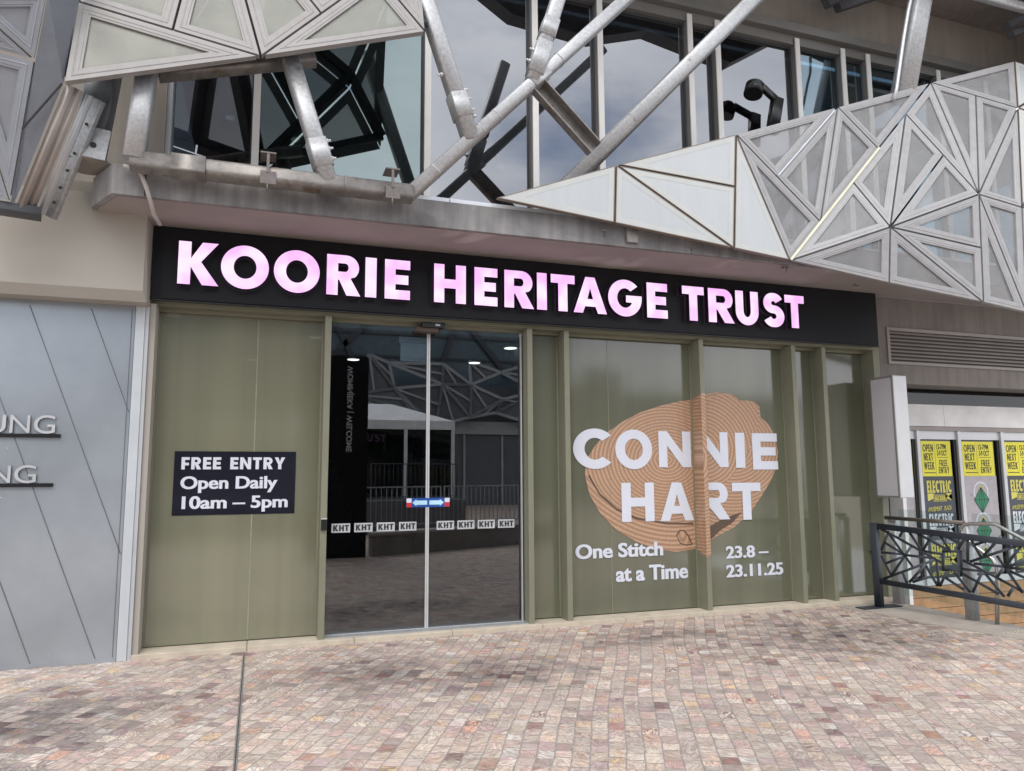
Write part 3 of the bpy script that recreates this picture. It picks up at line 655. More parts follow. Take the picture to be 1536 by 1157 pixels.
# ================================================================== DECALS ON THE SHOPFRONT
YV = YG-.003
def rectpx(px0, py0, px1, py1, Y):
    a, b = at(px0, py0, Y), at(px1, py1, Y); return a.x, b.x, b.z, a.z
a = at(263, 677, YV); b2 = at(441.5, 770, YV)
od = empty('opening_hours_decal', ((a.x+b2.x)/2, YV, b2.z), 'black window sticker with white free entry and opening hours text', 'sticker')
z_t, z_b = a.z, b2.z
mk('sticker', B(a.x-.005, b2.x, YV-.002, YV, z_b, z_t), M['blkvinyl'], od)
def dtext(body, off, px0, py0, px1, py1, parent, m='white', Y=YV-.0035, name='lettering', fat=.003):
    """px0,py0 = top left of the capitals; px1,py1 = right end on the baseline"""
    p, q = at(px0, py0, Y), at(px1, py1, Y); bm = bmesh.new()
    for k in ((-1, 0, 1) if off < .03 else (0,)): put_text(bm, body, off, p.x+.003+k*fat, q.x-.003+k*fat, q.z, p.z, Y-.0002*k, .0015)
    return finish_text(name, bm, M[m], parent)
p, q = at(272.7, 686, YV), at(427.3, 704, YV); bm = bmesh.new(); put_word(bm, 'FREE ENTRY', p.x, q.x, q.z, p.z, YV-.0035, .0015, .235, .22, gap=.12); finish_text('lettering', bm, M['white'], od)
dtext('Open Daily', .018, 271, 715, 416, 732.5, od)
dtext('10am – 5pm', .018, 272.9, 745, 431.3, 761, od)
# exhibition graphic
ex = empty('exhibition_title', (4.9, YV, 1.0), 'white exhibition title lettering on the olive window over the basket picture', 'lettering')
Yt = YV-.006
def cap(ch, x0, x1, z0, z1, off=.06):
    bm = bmesh.new(); put_cap(bm, ch, x0, x1, z0, z1, Yt, .0015, .27, .23); finish_text('letter', bm, M['white'], ex)
def capx(ch, a, b, y, z0, z1, **k): cap(ch, at(a, y, Yt).x, at(b, y, Yt).x, z0, z1, **k)
capx('C', 859.4, 916.5, 673, 1.672, 2.136); capx('O', 922.9, 978.1, 675, 1.668, 2.132); capx('N', 988, 1036.2, 677, 1.690, 2.118)
xN = at(1092, 677, Yt).x; cap('N', xN-.45, xN, 1.690, 2.118)
capx('I', 1103.2, 1117.2, 677, 1.682, 2.114); capx('E', 1128.7, 1166, 678, 1.660, 2.112)
capx('H', 932.5, 981.3, 755, 1.065, 1.512); capx('A', 990.1, 1040.5, 755, 1.062, 1.510)
xR = at(1094.4, 755, Yt).x; cap('R', xR-.44, xR, 1.062, 1.506); capx('T', 1098.7, 1141.5, 752, 1.050, 1.500)
dtext('One Stitch', .022, 862.9, 817.5, 994.7, 833.2, ex, Y=Yt, fat=.0045); dtext('at a Time', .022, 923.7, 850, 1032.2, 867, ex, Y=Yt, fat=.0045)
dtext('23.8 –', .022, 1088.5, 820, 1152.8, 835, ex, Y=Yt, fat=.0045); dtext('23.11.25', .022, 1089, 848, 1175, 861.5, ex, Y=Yt, fat=.0045)
# basket: traced in the window plane, wrapped round the mullion
xm0, xm1 = mull[3]-.031, mull[3]+.031
bk = empty('basket_picture', (4.9, YV, .9), 'brown coiled basket picture printed across two olive windows and their mullion', 'window graphic')
OUT = [(877, 711), (882, 686), (893, 668), (912, 648), (935, 632), (960, 619), (990, 609), (1020, 602), (1040, 599.5), (1052, 593), (1075, 588.5), (1098, 592), (1109, 600), (1130, 602), (1139, 610), (1141, 626), (1152, 636), (1162, 652), (1167, 678),
       (1165, 700), (1156, 722), (1140, 748), (1125, 770), (1100, 792), (1075, 805), (1062, 814), (1050, 822), (1035, 825), (1015, 828), (985, 824), (955, 813), (925, 796), (900, 770), (884, 742)]
def bpoly(pts, m, y, parent, x_lo=-9, x_hi=99, name='print_sheet', ctr=(4.62, 1.78), ar=1.35, sc=.74):
    P = [at(px, py, y) for px, py in pts]; bm = bmesh.new(); vs = [bm.verts.new(p) for p in P]; bm.faces.new(vs)
    for xc, keep in ((x_lo, 1), (x_hi, -1)):
        bmesh.ops.bisect_plane(bm, geom=bm.verts[:]+bm.edges[:]+bm.faces[:], plane_co=(xc, 0, 0), plane_no=(-keep, 0, 0), clear_outer=True)
    bmesh.ops.triangulate(bm, faces=bm.faces)
    for _ in range(4): bmesh.ops.subdivide_edges(bm, edges=[e for e in bm.edges if e.calc_length() > .05], cuts=1, use_grid_fill=True); bmesh.ops.triangulate(bm, faces=bm.faces)
    return coil_uv(bm, m, parent, name, ctr, ar, sc)
def coil_uv(bm, m, parent, name, ctr, ar, sc=.74):
    uvl = bm.loops.layers.uv.new('UVMap')
    bmesh.ops.recalc_face_normals(bm, faces=bm.faces)
    for f in bm.faces:
        c = f.calc_center_median(); ca = math.atan2((c.z-ctr[1])*ar, c.x-ctr[0])
        for lp in f.loops:
            x, z = lp.vert.co.x-ctr[0], (lp.vert.co.z-ctr[1])*ar
            r = math.hypot(x, z); an = math.atan2(z, x)
            while an-ca > math.pi: an -= 2*math.pi
            while an-ca < -math.pi: an += 2*math.pi
            lp[uvl].uv = (r*sc, an*max(.25, math.hypot(c.x-ctr[0], (c.z-ctr[1])*ar)))
    me = bpy.data.meshes.new(name); bmesh.ops.translate(bm, verts=bm.verts, vec=-wpos(parent)); bm.to_mesh(me); bm.free(); me.materials.append(m)
    o = bpy.data.objects.new(name, me); COL.objects.link(o); o.parent = parent; return o
bpoly(OUT, M['basket'], YV, bk, x_hi=xm0-.001)
bpoly(OUT, M['basket'], YV, bk, x_lo=xm1+.001, ctr=(5.55, 1.95), ar=1.2)
LOBE = [(1045, 640), (1050, 606), (1075, 591), (1098, 594), (1109, 601.5), (1130, 604), (1138, 612), (1136, 640), (1125, 672), (1100, 712), (1070, 742), (1052, 752)]
bpoly(LOBE, M['basket'], YV-.002, bk, x_lo=xm1+.001, ctr=(5.12, 1.92), ar=1.1)
bpoly([(1064, 812), (1064, 790), (1085, 778), (1113, 768), (1099, 784), (1080, 796)], M['basketdk'], YV-.0025, bk, x_lo=xm1+.001)
BAND = [(884, 712), (900, 742), (925, 765), (955, 779), (1000, 787), (1060, 788), (1060, 808), (1050, 822), (1035, 825), (1015, 828), (985, 824), (955, 813), (925, 796), (900, 770), (884, 742), (878, 716)]
bpoly(BAND, M['basket'], YV-.0018, bk, x_hi=xm0-.001, ctr=(4.75, 2.75), ar=.95, sc=.75)
RIM = [(884, 712), (900, 740), (925, 762.5), (955, 776), (1000, 784), (1040, 784.5), (1040, 787), (1000, 787), (955, 779.5), (925, 766), (899, 743), (882, 714)]
bpoly(RIM, M['basketdk'], YV-.0025, bk, x_hi=xm0-.001)
bpoly([(1014, 803), (1019, 795), (1026, 795), (1034, 804), (1039, 817), (1030, 819), (1020, 816)], M['basketdk'], YV-.0027, bk, x_hi=xm0-.001)
bpoly([(1016, 804), (1020, 797), (1025, 797), (1032, 805), (1036.5, 816), (1030, 817), (1021, 814.5)], M['basket'], YV-.0035, bk, x_hi=xm0-.001, ctr=(4.80, .92), ar=.5)
def pz(px, py, y): return at(px, py, y).z
top_g, bot_g = pz(1040, 600, YV), pz(1040, 825, YV)
bm = bmesh.new(); bm.faces.new([bm.verts.new(p) for p in ((xm0-.0015, YG-.004, bot_g), (xm0-.0015, YF-.001, pz(1055, 836, YF)), (xm0-.0015, YF-.001, pz(1046, 592, YF)), (xm0-.0015, YG-.004, top_g))])
bmesh.ops.subdivide_edges(bm, edges=bm.edges[:], cuts=12, use_grid_fill=True); coil_uv(bm, M['basket'], bk, 'print_sheet', (4.62, 1.78), 1.35)
bm = bmesh.new(); bm.faces.new([bm.verts.new(p) for p in ((xm0, YF-.0015, pz(1056, 836, YF)), (xm1, YF-.0015, pz(1062, 833, YF)), (xm1, YF-.0015, pz(1050, 589, YF)), (xm0, YF-.0015, pz(1046, 591, YF)))])
bmesh.ops.subdivide_edges(bm, edges=bm.edges[:], cuts=12, use_grid_fill=True); coil_uv(bm, M['basket'], bk, 'print_sheet', (4.62, 1.78), 1.35)
h0, h1 = at(1306.5, 801, 7.71), at(1308, 828, 7.71); bm = bmesh.new(); tube(bm, [(h0.x+.05, 7.745, h0.z), (h0.x, 7.71, h0.z), (h0.x, 7.71, h1.z), (h0.x+.0, 7.745, h1.z)], .011, 8); mk('pull_handle', bm, M['black'], gb)
# safety decals on the doors
kpx = [(497.2, 525.2, 792), (531.3, 558.8, 791.5), (565, 592, 790.5), (598.5, 624.5, 789.5), (655, 681, 788), (686, 711.5, 787.5), (716.5, 742, 787), (747, 771.5, 786.5)]
words = ['first from the left jamb', 'second from the left jamb', 'third from the left jamb', 'next to the meeting stiles on the left leaf', 'next to the meeting stiles on the right leaf', 'second from the stiles on the right leaf', 'third from the stiles on the right leaf', 'beside the right jamb, partly hidden']
zk = at(560, 791, YD).z
for (p, q, y), wds in zip(kpx, words):
    x0, x1 = at(p, y, YD).x, at(q, y, YD).x
    x1 = min(x1, dx1-.05)
    dn = mk('glass_decal', B(x0, x1, YD-.003, YD-.0015, zk-.045, zk+.045), M['greysticker'])
    tag(dn, 'small grey lettered door decal, '+wds, 'sticker', 'safety decals across the sliding doors')
    bm = bmesh.new(); put_word(bm, 'KHT', x0+.016, x1-.012, zk-.030, zk+.030, YD-.0032, .001, .26, .22); finish_text('lettering', bm, M['ink'], dn)
x0, x1 = at(609, 754, YD).x, at(674, 754, YD).x; zs = at(641, 754, YD).z
sk = empty('push_sticker', ((x0+x1)/2, YD, zs), 'blue and red arrow sticker across the meeting door stiles', 'sticker')
mk('sticker', B(x0, x1, YD-.016, YD-.013, zs-.047, zs+.047), M['blue'], sk)
mk('end_patch', B(x0+.002, x0+.055, YD-.018, YD-.0165, zs-.045, zs+.0), M['red'], sk); mk('end_patch', B(x1-.055, x1-.002, YD-.018, YD-.0165, zs-.045, zs+.0), M['red'], sk)
mk('end_patch', B(x0+.002, x0+.055, YD-.018, YD-.0165, zs+.002, zs+.045), M['white'], sk); mk('end_patch', B(x1-.055, x1-.002, YD-.018, YD-.0165, zs+.002, zs+.045), M['white'], sk)
for s in (-1, 1):
    bm = bmesh.new(); c = (x0+x1)/2
    prism(bm, [Vector((c+s*k, YD-.0165, zs+h)) for k, h in ((.012, -.022), (.125, -.022), (.125, -.036), (.168, 0), (.125, .036), (.125, .022), (.012, .022))], (0, -.0015, 0)); mk('arrow', bm, mat('pale_blue_arrow', (.45, .68, .85), .4), sk)
# sensor over the door, wall reader on the mullion
sn = empty('door_sensor', (dxm, 7.62, 3.15), 'black motion sensor box above the sliding doors', 'sensor')
p0, p1 = at(627, 491, 7.60), at(667, 491, 7.60)
mk('sensor_body', B(p0.x+.04, p1.x, 7.56, 7.66, 3.165, 3.222), M['black'], sn, bevel=.008); mk('mount_plate', B(p0.x-.02, p1.x-.07, 7.58, 7.70, 3.12, 3.164), M['brownplate'], sn)
mk('lens', B(p1.x-.11, p1.x-.06, 7.556, 7.562, 3.185, 3.205), M['ltgrey'], sn)
rd = empty('card_reader', (mull[0], 7.54, 1.0), 'small black card reader on the left door mullion', 'card reader')
zr = at(487, 787, 7.55).z
mk('reader_body', B(mull[0]-.027, mull[0]+.03, 7.535, 7.559, zr-.055, zr+.05), M['black'], rd, bevel=.006); mk('reader_cap', B(mull[0]-.027, mull[0]+.03, 7.53, 7.559, zr+.051, zr+.06), M['silver'], rd)

# ================================================================== ZINC WALL ON THE LEFT
zw = empty('zinc_wall', (-3, 7.5, 0), 'blue grey zinc clad wall with slanting seams left of the olive window', 'wall')
YZ = 7.50
mk('cladding', B(-7, -1.105, YZ, 7.62, .0, 3.184), M['zinc'], zw)
mk('base_strip', B(-7, -1.105, YZ-.004, YZ-.001, .001, .035), M['zinc'], zw)
bm = bmesh.new()
for a, b in (((-1.954, 3.134), (-1.115, .93)), ((-1.469, 3.137), (-1.115, 2.2)), ((-2.45, 3.15), (-1.268, .043)), ((-2.95, 3.15), (-1.757, .04)), ((-3.4, 3.15), (-2.2, .04)), ((-3.9, 3.15), (-2.7, .04))):
    quad_prism(bm, (a[0], YZ-.001, a[1]), (b[0], YZ-.001, b[1]), .008, .004, (0, -1, 0))
box(bm, -1.135, -1.130, YZ-.005, YZ-.001, .04, 3.15)
mk('seam', bm, M['zseam'], zw)
for i, (x, z) in enumerate([(-2.04, 1.86), (-2.06, 1.44), (-1.62, .09), (-1.98, .09), (-2.3, .09), (-1.3, 3.1), (-1.75, 3.1), (-2.2, 3.1)]):
    bm = bmesh.new(); disc(bm, (x, YZ-.0005, z), .006, (0, -1, 0), .003, 10, .004); mk('rivet', bm, M['silver'], zw)
mk('corner_post', B(-1.10, -1.02, 7.485, 7.60, 0, 3.184), mat('pale_blue_grey_post', (.52, .56, .59), .4, .2, .04, 3), zw, bevel=.004)
mk('edge_trim', B(-1.018, -.987, 7.495, 7.60, .0, 3.184), M['ltgrey'], zw)
for let, zt_, zb_, py, bx, dsc in (((('U', -24, 10), ('N', 16, 46), ('G', 52, 84)), 2.150, 1.995, 638, -1.644, 'upper word of raised pale grey capitals over a black bar on the zinc wall'), ((('N', -13, 17), ('G', 22.5, 55.4)), 1.712, 1.565, 712, -1.676, 'lower word of raised pale grey capitals over a black bar on the zinc wall')):
    wl = empty('wall_lettering', (bx, YZ, zb_), dsc, 'lettering', 'raised words on the zinc wall')
    for ch, a, b in let:
        bm = bmesh.new(); put_text(bm, ch, .002, at(a, py, YZ).x, at(b, py, YZ).x, zb_-(.004 if ch in 'GU' else 0), zt_+(.004 if ch == 'G' else 0), YZ-.012, .012, boxfit=True); finish_text('letter', bm, [M['ltgrey'], M['seam']], wl)
    mk('bar', B(-3.2, bx, YZ-.022, YZ-.006, zb_-.038, zb_-.006), M['signblk'], wl)

# ================================================================== STEEL FRAME
sf = empty('steel_frame', (2.5, 6.6, 4.3), 'galvanised square tube frame crossing in front of the upper windows', 'frame')
YT = 6.58
def strut(p, q, ya, yb, w, m='galv', name='strut', h=None, bolts=(), rings=(), cap=None):
    a, b = at(*p, ya), at(*q, yb); bm = bmesh.new(); bar(bm, a, b, w, h or w, up=(0, -1, .25))
    for t in rings:
        c = a.lerp(b, t); d = (b-a).normalized(); bar(bm, c-d*.006, c+d*.006, w+.008, (h or w)+.008, up=(0, -1, .25))
    for t0, t1 in (cap or ()):
        c, e = a.lerp(b, t0), a.lerp(b, t1); bar(bm, c, e, w+.016, (h or w)+.016, up=(0, -1, .25), rnd=.1)
    o = mk(name, bm, M[m], sf)
    for t, sx in bolts:
        c = a.lerp(b, t); d = (b-a).normalized(); s = d.cross(Vector((0, -1, .25))).normalized()*sx
        bm = bmesh.new(); disc(bm, c+s*(w/2)-Vector((0, w*.2, 0)), .02, s, .03, 6); disc(bm, c+s*(w/2+.03)-Vector((0, w*.2, 0)), .011, s, .025, 8); mk('bolt', bm, M['silver'], o)
    return o
strut((196, 242), (618, 292), YT, YT, .155, 'galv_old', 'ledger', rings=(.2, .46, .74), cap=((.13, .245),))
strut((222, 95), (201, 240), YT, YT, .165, 'galv')
strut((612, 294), (1040, -92), YT, YT, .125, 'galv', rings=(.08, .22, .27, .48), cap=((.385, .435),))
strut((600, -115), (706, 211), YT-.02, YT, .155, 'galv', bolts=((.78, -1), (.82, -1), (.87, -1), (.90, -1), (.70, 1)), cap=((.79, .90),))
strut((436, 92), (494, 280), YT+.02, YT, .155, 'galv', bolts=((.66, -1), (.72, -1), (.80, -1)), cap=((.64, .86),))
strut((860, -75), (798, 124), YT, YT, .15, 'galv', cap=((.55, .68), (.72, .95)), bolts=((.8, 1), (.88, 1)))
strut((835, 295), (1275, -145), 6.95, 6.70, .17, 'galv')
strut((1400, -110), (1353, 150), 6.95, 6.95, .27, 'galv', h=.22)
strut((236, 110), (472, 88), YT+.12, YT+.12, .14, 'galv_old', 'ledger')
# open channel brace
a, b = at(806, 128, YT), at(892, 224, YT); d = (b-a).normalized(); s = d.cross(Vector((0, -1, 0))).normalized(); bm = bmesh.new()
quad_prism(bm, a+Vector((0, .05, 0)), b+Vector((0, .05, 0)), .15, .01, (0, 1, 0))
for k in (-1, 1): prism(bm, [a+s*k*.075+Vector((0, .05, 0)), b+s*k*.075+Vector((0, .05, 0)), b+s*k*.075+Vector((0, -.05, 0)), a+s*k*.075+Vector((0, -.05, 0))], s*k*.012)
mk('channel_brace', bm, M['galv_old'], sf)
# clamps hanging the ledger to the slab
for px, py in ((402, 251), (589, 274)):
    c = at(px, py, YT-.085); bm = bmesh.new()
    box(bm, c.x-.065, c.x+.065, c.y-.01, c.y+.18, c.z+.125, c.z+.137); box(bm, c.x-.012, c.x+.012, c.y-.012, c.y, c.z-.05, c.z+.12)
    box(bm, c.x-.062, c.x+.07, c.y-.006, c.y+.004, c.z-.15, c.z-.035); disc(bm, (c.x, c.y, c.z-.15), .008, (0, 0, -1), .06, 6)
    mk('clamp', bm, mat('rusty_clamp_steel', (.17, .15, .145), .55, .4, .2, 20), sf)
# drip bolts and bracket on the slab edge
for px, py in ((907, 347), (1038, 374), (1180, 402), (1287, 428), (945, 352)):
    c = at(px, py, 6.72); bm = bmesh.new(); box(bm, c.x-.03, c.x+.03, c.y, c.y+.05, c.z, c.z+.02); disc(bm, c, .007, (0, 0, -1), .06, 6); mk('hanger_bolt', bm, M['galv_old'], sf)
c = at(945, 356, 6.735); mk('drain_block', B(c.x-.06, c.x+.07, c.y-.05, c.y+.02, c.z-.07, c.z+.09), M['galv_old'], gb)
c = at(613, 312, 6.745); mk('patch_plate', B(c.x-.06, c.x+.05, c.y-.006, c.y+.02, c.z-.07, c.z+.08), M['soffit'], gb)
# box column behind the left screen
bc = empty('box_column', tuple(at(135, 235, 6.95)), 'dark galvanised box column with a bolted end plate behind the left screens', 'column')
bm = bmesh.new(); bar(bm, at(168, 60, 6.95), at(132, 240, 6.95), .23, .22, up=(0, -1, .2), rnd=.08); mk('column_shaft', bm, mat('dull_dark_steel', (.16, .17, .18), .4, .7, .2, 5), bc)
a, b = at(149, 194, 6.80), at(139, 238, 6.80); bm = bmesh.new(); quad_prism(bm, a, b, .19, .012, (0, -1, .2)); mk('end_plate', bm, M['galv'], bc)
bm = bmesh.new(); disc(bm, at(140, 218, 6.79), .024, (0, -1, .2), .012, 12); mk('hole_plug', bm, M['dark'], bc)
bm = bmesh.new(); disc(bm, at(130, 250, 7.0), .20, (0, 0, 1), .03, 24); mk('base_plate', bm, M['tanwall'], bc)
# conduit
cd = bmesh.new(); tube(cd, [at(*p, 6.70-(0.0 if i < 2 else 0)+k) for i, (p, k) in enumerate([((186, 249), 0), ((203, 253), -.03), ((212, 262), -.04), ((219, 280), -.04), ((225, 300), 0), ((231, 322), .12), ((240, 337), .30)])], .018, 8)
tag(mk('conduit', cd, M['conduit'], smooth=True), 'bent pale conduit hanging from the slab edge to the sign corner', 'pipe')
cd = bmesh.new(); tube(cd, [at(*p, 6.80) for p in [(1366, -40), (1366, 0), (1362, 18), (1355, 60), (1345, 132), (1341, 150)]], .022, 8); mk('side_pipe', cd, M['silver'], sf)

# ================================================================== FOLDED SCREENS
def inset_tri(P, w):
    c = [];
    for i in range(3):
        p, a, b = P[i], P[(i+1) % 3], P[(i-1) % 3]; u, v = (a-p).normalized(), (b-p).normalized()
        bis = (u+v).normalized(); s = math.sqrt(max(1e-6, (1-u.dot(v))/2)); c.append(p+bis*(w/s))
    return c
def inradius(P):
    a, b, c = (P[1]-P[2]).length, (P[2]-P[0]).length, (P[0]-P[1]).length
    return (P[1]-P[0]).cross(P[2]-P[0]).length/(a+b+c)
def panel(P, root, fm, im, kind='mesh_infill', fw=.087, gap=.011, th=.05):
    P = [Vector(p) for p in P]; n = (P[1]-P[0]).cross(P[2]-P[0]).normalized()
    if n.dot(EYE-P[0]) < 0: P = [P[0], P[2], P[1]]; n = -n
    r = inradius(P); fw = min(fw, r*.5)
    prof = [(gap, -th), (gap, 0), (gap+fw*.36, 0), (gap+fw*.42, .004), (gap+fw*.46, .004), (gap+fw*.52, .001), (gap+fw*.78, .001), (gap+fw*.83, -.003), (gap+fw, -.003), (gap+fw, -th)]
    bm = bmesh.new(); rings = [[bm.verts.new(q+n*h) for q in inset_tri(P, o)] for o, h in prof]
    rings.append(rings[0])
    for a, b in zip(rings, rings[1:]):
        for i in range(3): bm.faces.new((a[i], a[(i+1) % 3], b[(i+1) % 3], b[i]))
    fo = mk('triangular_panel', bm, fm, root)
    bm = bmesh.new(); prism(bm, [q-n*.02 for q in inset_tri(P, gap+fw)], -n*.004); mk(kind, bm, im, fo)
    return fo
def glass_panel(P, root, fm=None):
    P = [Vector(p) for p in P]; n = (P[1]-P[0]).cross(P[2]-P[0]).normalized()
    if n.dot(EYE-P[0]) < 0: P = [P[0], P[2], P[1]]; n = -n
    bm = bmesh.new(); rings = [[bm.verts.new(q+n*h) for q in inset_tri(P, o)] for o, h in ((.009, -.05), (.009, .004), (.016, .004), (.016, -.05))]; rings.append(rings[0])
    for a, b in zip(rings, rings[1:]):
        for i in range(3): bm.faces.new((a[i], a[(i+1) % 3], b[(i+1) % 3], b[i]))
    fo = mk('glazed_panel', bm, mat('bronze_grey_edge', (.24, .20, .17), .45, .3), root)
    fo2 = bmesh.new(); prism(fo2, inset_tri(P, .017), -n*.012); q = mk('glass_infill', fo2, M['frost'], fo)
    e = bmesh.new(); w = min(.075, inradius(P)*.35); A = [e.verts.new(k+n*.0015) for k in inset_tri(P, .0175)]; Bq = [e.verts.new(k+n*.0015) for k in inset_tri(P, w)]
    for i in range(3): e.faces.new((A[i], A[(i+1) % 3], Bq[(i+1) % 3], Bq[i]))
    mk('clear_border', e, M['frostedge'], fo)
# --- right screen
rs = empty('folded_screen', (8, 6.5, 4.1), 'pale folded screen of frosted glass and perforated metal triangles overhanging on the right', 'screen', 'folded metal screens on the facade')
V = {}
def pt(k, px, py, y): V[k] = at(px, py, y); return V[k]
pt('A', 740, 297, 6.62); pt('Bt', 924, 247, 6.62); pt('Bb', 922, 335, 6.60)
pt('Ct', 1104, 201, 6.66); pt('Cb', 1101, 373, 6.58); pt('P7', 1185, 391, 6.56)
pt('P6', 1228, 330.5, 6.52); V['P9'] = online(1165, 265.5, V['Ct'], V['P6'])
pt('P1', 1256.5, 160, 6.80); pt('P3', 1396, 123.5, 6.85)
for k, x, y in (('P5', 1278.6, 272), ('P2', 1313.6, 220.5), ('P4', 1359, 171)): V[k] = online(x, y, V['P7'], V['P3'])
V['P6'] = V['P6'].lerp(online(1228, 331, V['P7'], V['P3']), 1.0); V['P9'] = online(1165, 265.5, V['Ct'], V['P6'])
pt('P8', 1335.6, 340.5, 6.30); pt('P10', 1334, 425, 6.34); pt('P11', 1468.5, 291.5, 6.20)
V['P12'] = online(1413, 234.5, V['P4'], V['P11'])
pt('P14', 1526.5, 162, 6.55); V['P13'] = online(1463.7, 143.5, V['P3'], V['P14']); pt('P15', 1521.7, 91.5, 6.8)
pt('P16', 1533, 311, 6.15); pt('P18', 1475.5, 454, 6.15); V['P17'] = online(1471, 372, V['P11'], V['P18']); pt('P19', 1540, 469, 6.05)
pt('Q1', 1600, 118, 6.75); pt('Q2', 1610, 190, 6.45); pt('Q3', 1640, 330, 6.1); pt('Q4', 1660, 500, 5.95)
for t in (('A', 'Bt', 'Bb'), ('Bt', 'Bb', 'Cb')): pass
Bs = V['Bt'].lerp(V['Cb'], .02)
Cm = V['Ct'].lerp(V['Cb'], .47)
glass_panel([V['A'], V['Bt'], V['Bb']], rs); glass_panel([V['Bt'], V['Bb'], V['Cb']], rs); glass_panel([V['Bt'], Cm, V['Cb']], rs); glass_panel([V['Bt'], V['Ct'], Cm], rs); glass_panel([V['Ct'], V['Cb'], V['P7']], rs)
for t in (('Ct', 'P9', 'P1'), ('P9', 'P6', 'P1'), ('P1', 'P6', 'P2'), ('P1', 'P2', 'P3'), ('Ct', 'P6', 'P7'), ('P7', 'P5', 'P8'), ('P7', 'P8', 'P10'), ('P5', 'P8', 'P4'), ('P4', 'P8', 'P12'), ('P8', 'P12', 'P11'),
          ('P4', 'P3', 'P11'), ('P3', 'P13', 'P11'), ('P13', 'P14', 'P11'), ('P3', 'P14', 'P15'), ('P14', 'P11', 'P16'), ('P8', 'P11', 'P17'), ('P8', 'P17', 'P18'), ('P8', 'P18', 'P10'), ('P11', 'P18', 'P19'), ('P11', 'P16', 'P19')):
    panel([V[k] for k in t], rs, M['alu'], M['perf'])
for t in (('P15', 'P14', 'Q1'), ('P14', 'Q1', 'Q2'), ('P14', 'Q2', 'P16')): glass_panel([V[k] for k in t], rs)
for t in (('Q2', 'P16', 'Q3'), ('P16', 'Q3', 'P19'), ('Q3', 'P19', 'Q4')): panel([V[k] for k in t], rs, M['alu'], M['perf'])
bm = bmesh.new(); a, b = V['P7'], V['P2']; n = Vector((0, -1, .3)).normalized(); quad_prism(bm, a+n*.012, b+n*.012, .028, .01, n); mk('edge_strip', bm, mat('cream_edge_strip', (.70, .68, .52), .3, .3), rs)
bm = bmesh.new(); a, b = V['P9'], V['P1']; quad_prism(bm, a+n*.012, a.lerp(b, .93)+n*.012, .016, .01, n); mk('edge_strip', bm, M['flash'], rs)
# --- upper left screen
ls = empty('folded_screen', (.2, 6.4, 6), 'weathered folded screen of perforated triangles hanging at the top left', 'screen', 'folded metal screens on the facade')
U = {k: at(px, py, y) for k, (px, py, y) in {'a': (117, 2, 6.52), 'b': (94.6, 124, 6.36), 'h': (391.5, 84.5, 6.38), 'r': (638.5, 48, 6.40), 'top': (319, -182, 6.95), 'e': (565, -39, 6.62), 'r2': (622, -150, 6.9)}.items()}
U['m'] = online(259, 44.5, U['a'], U['h']); U['k'] = online(480, 17, U['h'], U['e'])
for t in (('a', 'b', 'h'), ('a', 'm', 'top'), ('m', 'h', 'top'), ('h', 'k', 'top'), ('h', 'e', 'r'), ('k', 'e', 'top'), ('r', 'e', 'r2'), ('e', 'top', 'r2')): panel([U[k] for k in t], ls, M['alu_dirty'], M['perf_l'], fw=.10)
for p, q in (('a', 'h'), ('b', 'h'), ('h', 'r'), ('h', 'e'), ('h', 'top'), ('m', 'top'), ('k', 'top'), ('e', 'r'), ('a', 'top'), ('e', 'top'), ('b', 'a')):
    bm = bmesh.new(); o = Vector((.02 if p == 'b' else 0, .12, .13)); bar(bm, U[p]+o, U[q]+o, .10, .08); mk('backing_bar', bm, M['seam'], ls)
U['w'] = at(60, -170, 6.75); panel([U['a'], U['top'], U['w']], ls, M['alu_dirty'], M['perf_l'])
# --- far left grey screen
gs = empty('folded_screen', (-2.2, 6.6, 5), 'blue grey folded screen with a ribbed edge at the far left', 'screen', 'folded metal screens on the facade')
G = {k: at(px, py, y) for k, (px, py, y) in {'t': (72, -10, 6.25), 't0': (-60, -10, 6.2), 'j': (53, 91, 6.42), 'j0': (-60, 62, 6.4), 'bt': (16, 303, 6.78), 'b0': (-60, 290, 6.75), 'et': (117, 2, 6.50), 'eb': (94.6, 125, 6.40), 'ebt': (21, 306, 6.80), 'et2': (140, -120, 6.4), 't2': (90, -120, 6.1), 'lt': (-40, -250, 6.0)}.items()}
for t in (('t', 't0', 'j'), ('t0', 'j0', 'j'), ('j', 'j0', 'bt'), ('j0', 'b0', 'bt')): panel([G[k] for k in t], gs, M['alu_grey'], M['perf_g'])
panel([G['t'], G['t0'], G['lt']], gs, M['alu_grey'], M['perf_g'])
bm = bmesh.new()
def q4(*ks):
    vs = [bm.verts.new(G[k]) for k in ks]; bm.faces.new(vs)
mid = at(74.7, 150, 6.46); G['mid'] = mid; G['mid2'] = at(33.7, 195, 6.58)
q4('t', 'et', 'eb', 'j'); q4('j', 'eb', 'ebt', 'bt'); q4('t2', 'et2', 'et', 't')
bmesh.ops.solidify(bm, geom=bm.faces[:], thickness=.02); mk('edge_plate', bm, M['alu_grey'], gs)
bm = bmesh.new(); n = Vector((.1, -1, -.1)).normalized(); quad_prism(bm, at(93.5, 127, 6.40)+n*.012, at(33.7, 195, 6.56)+n*.012, .014, .012, n); mk('joint', bm, M['dark'], gs)
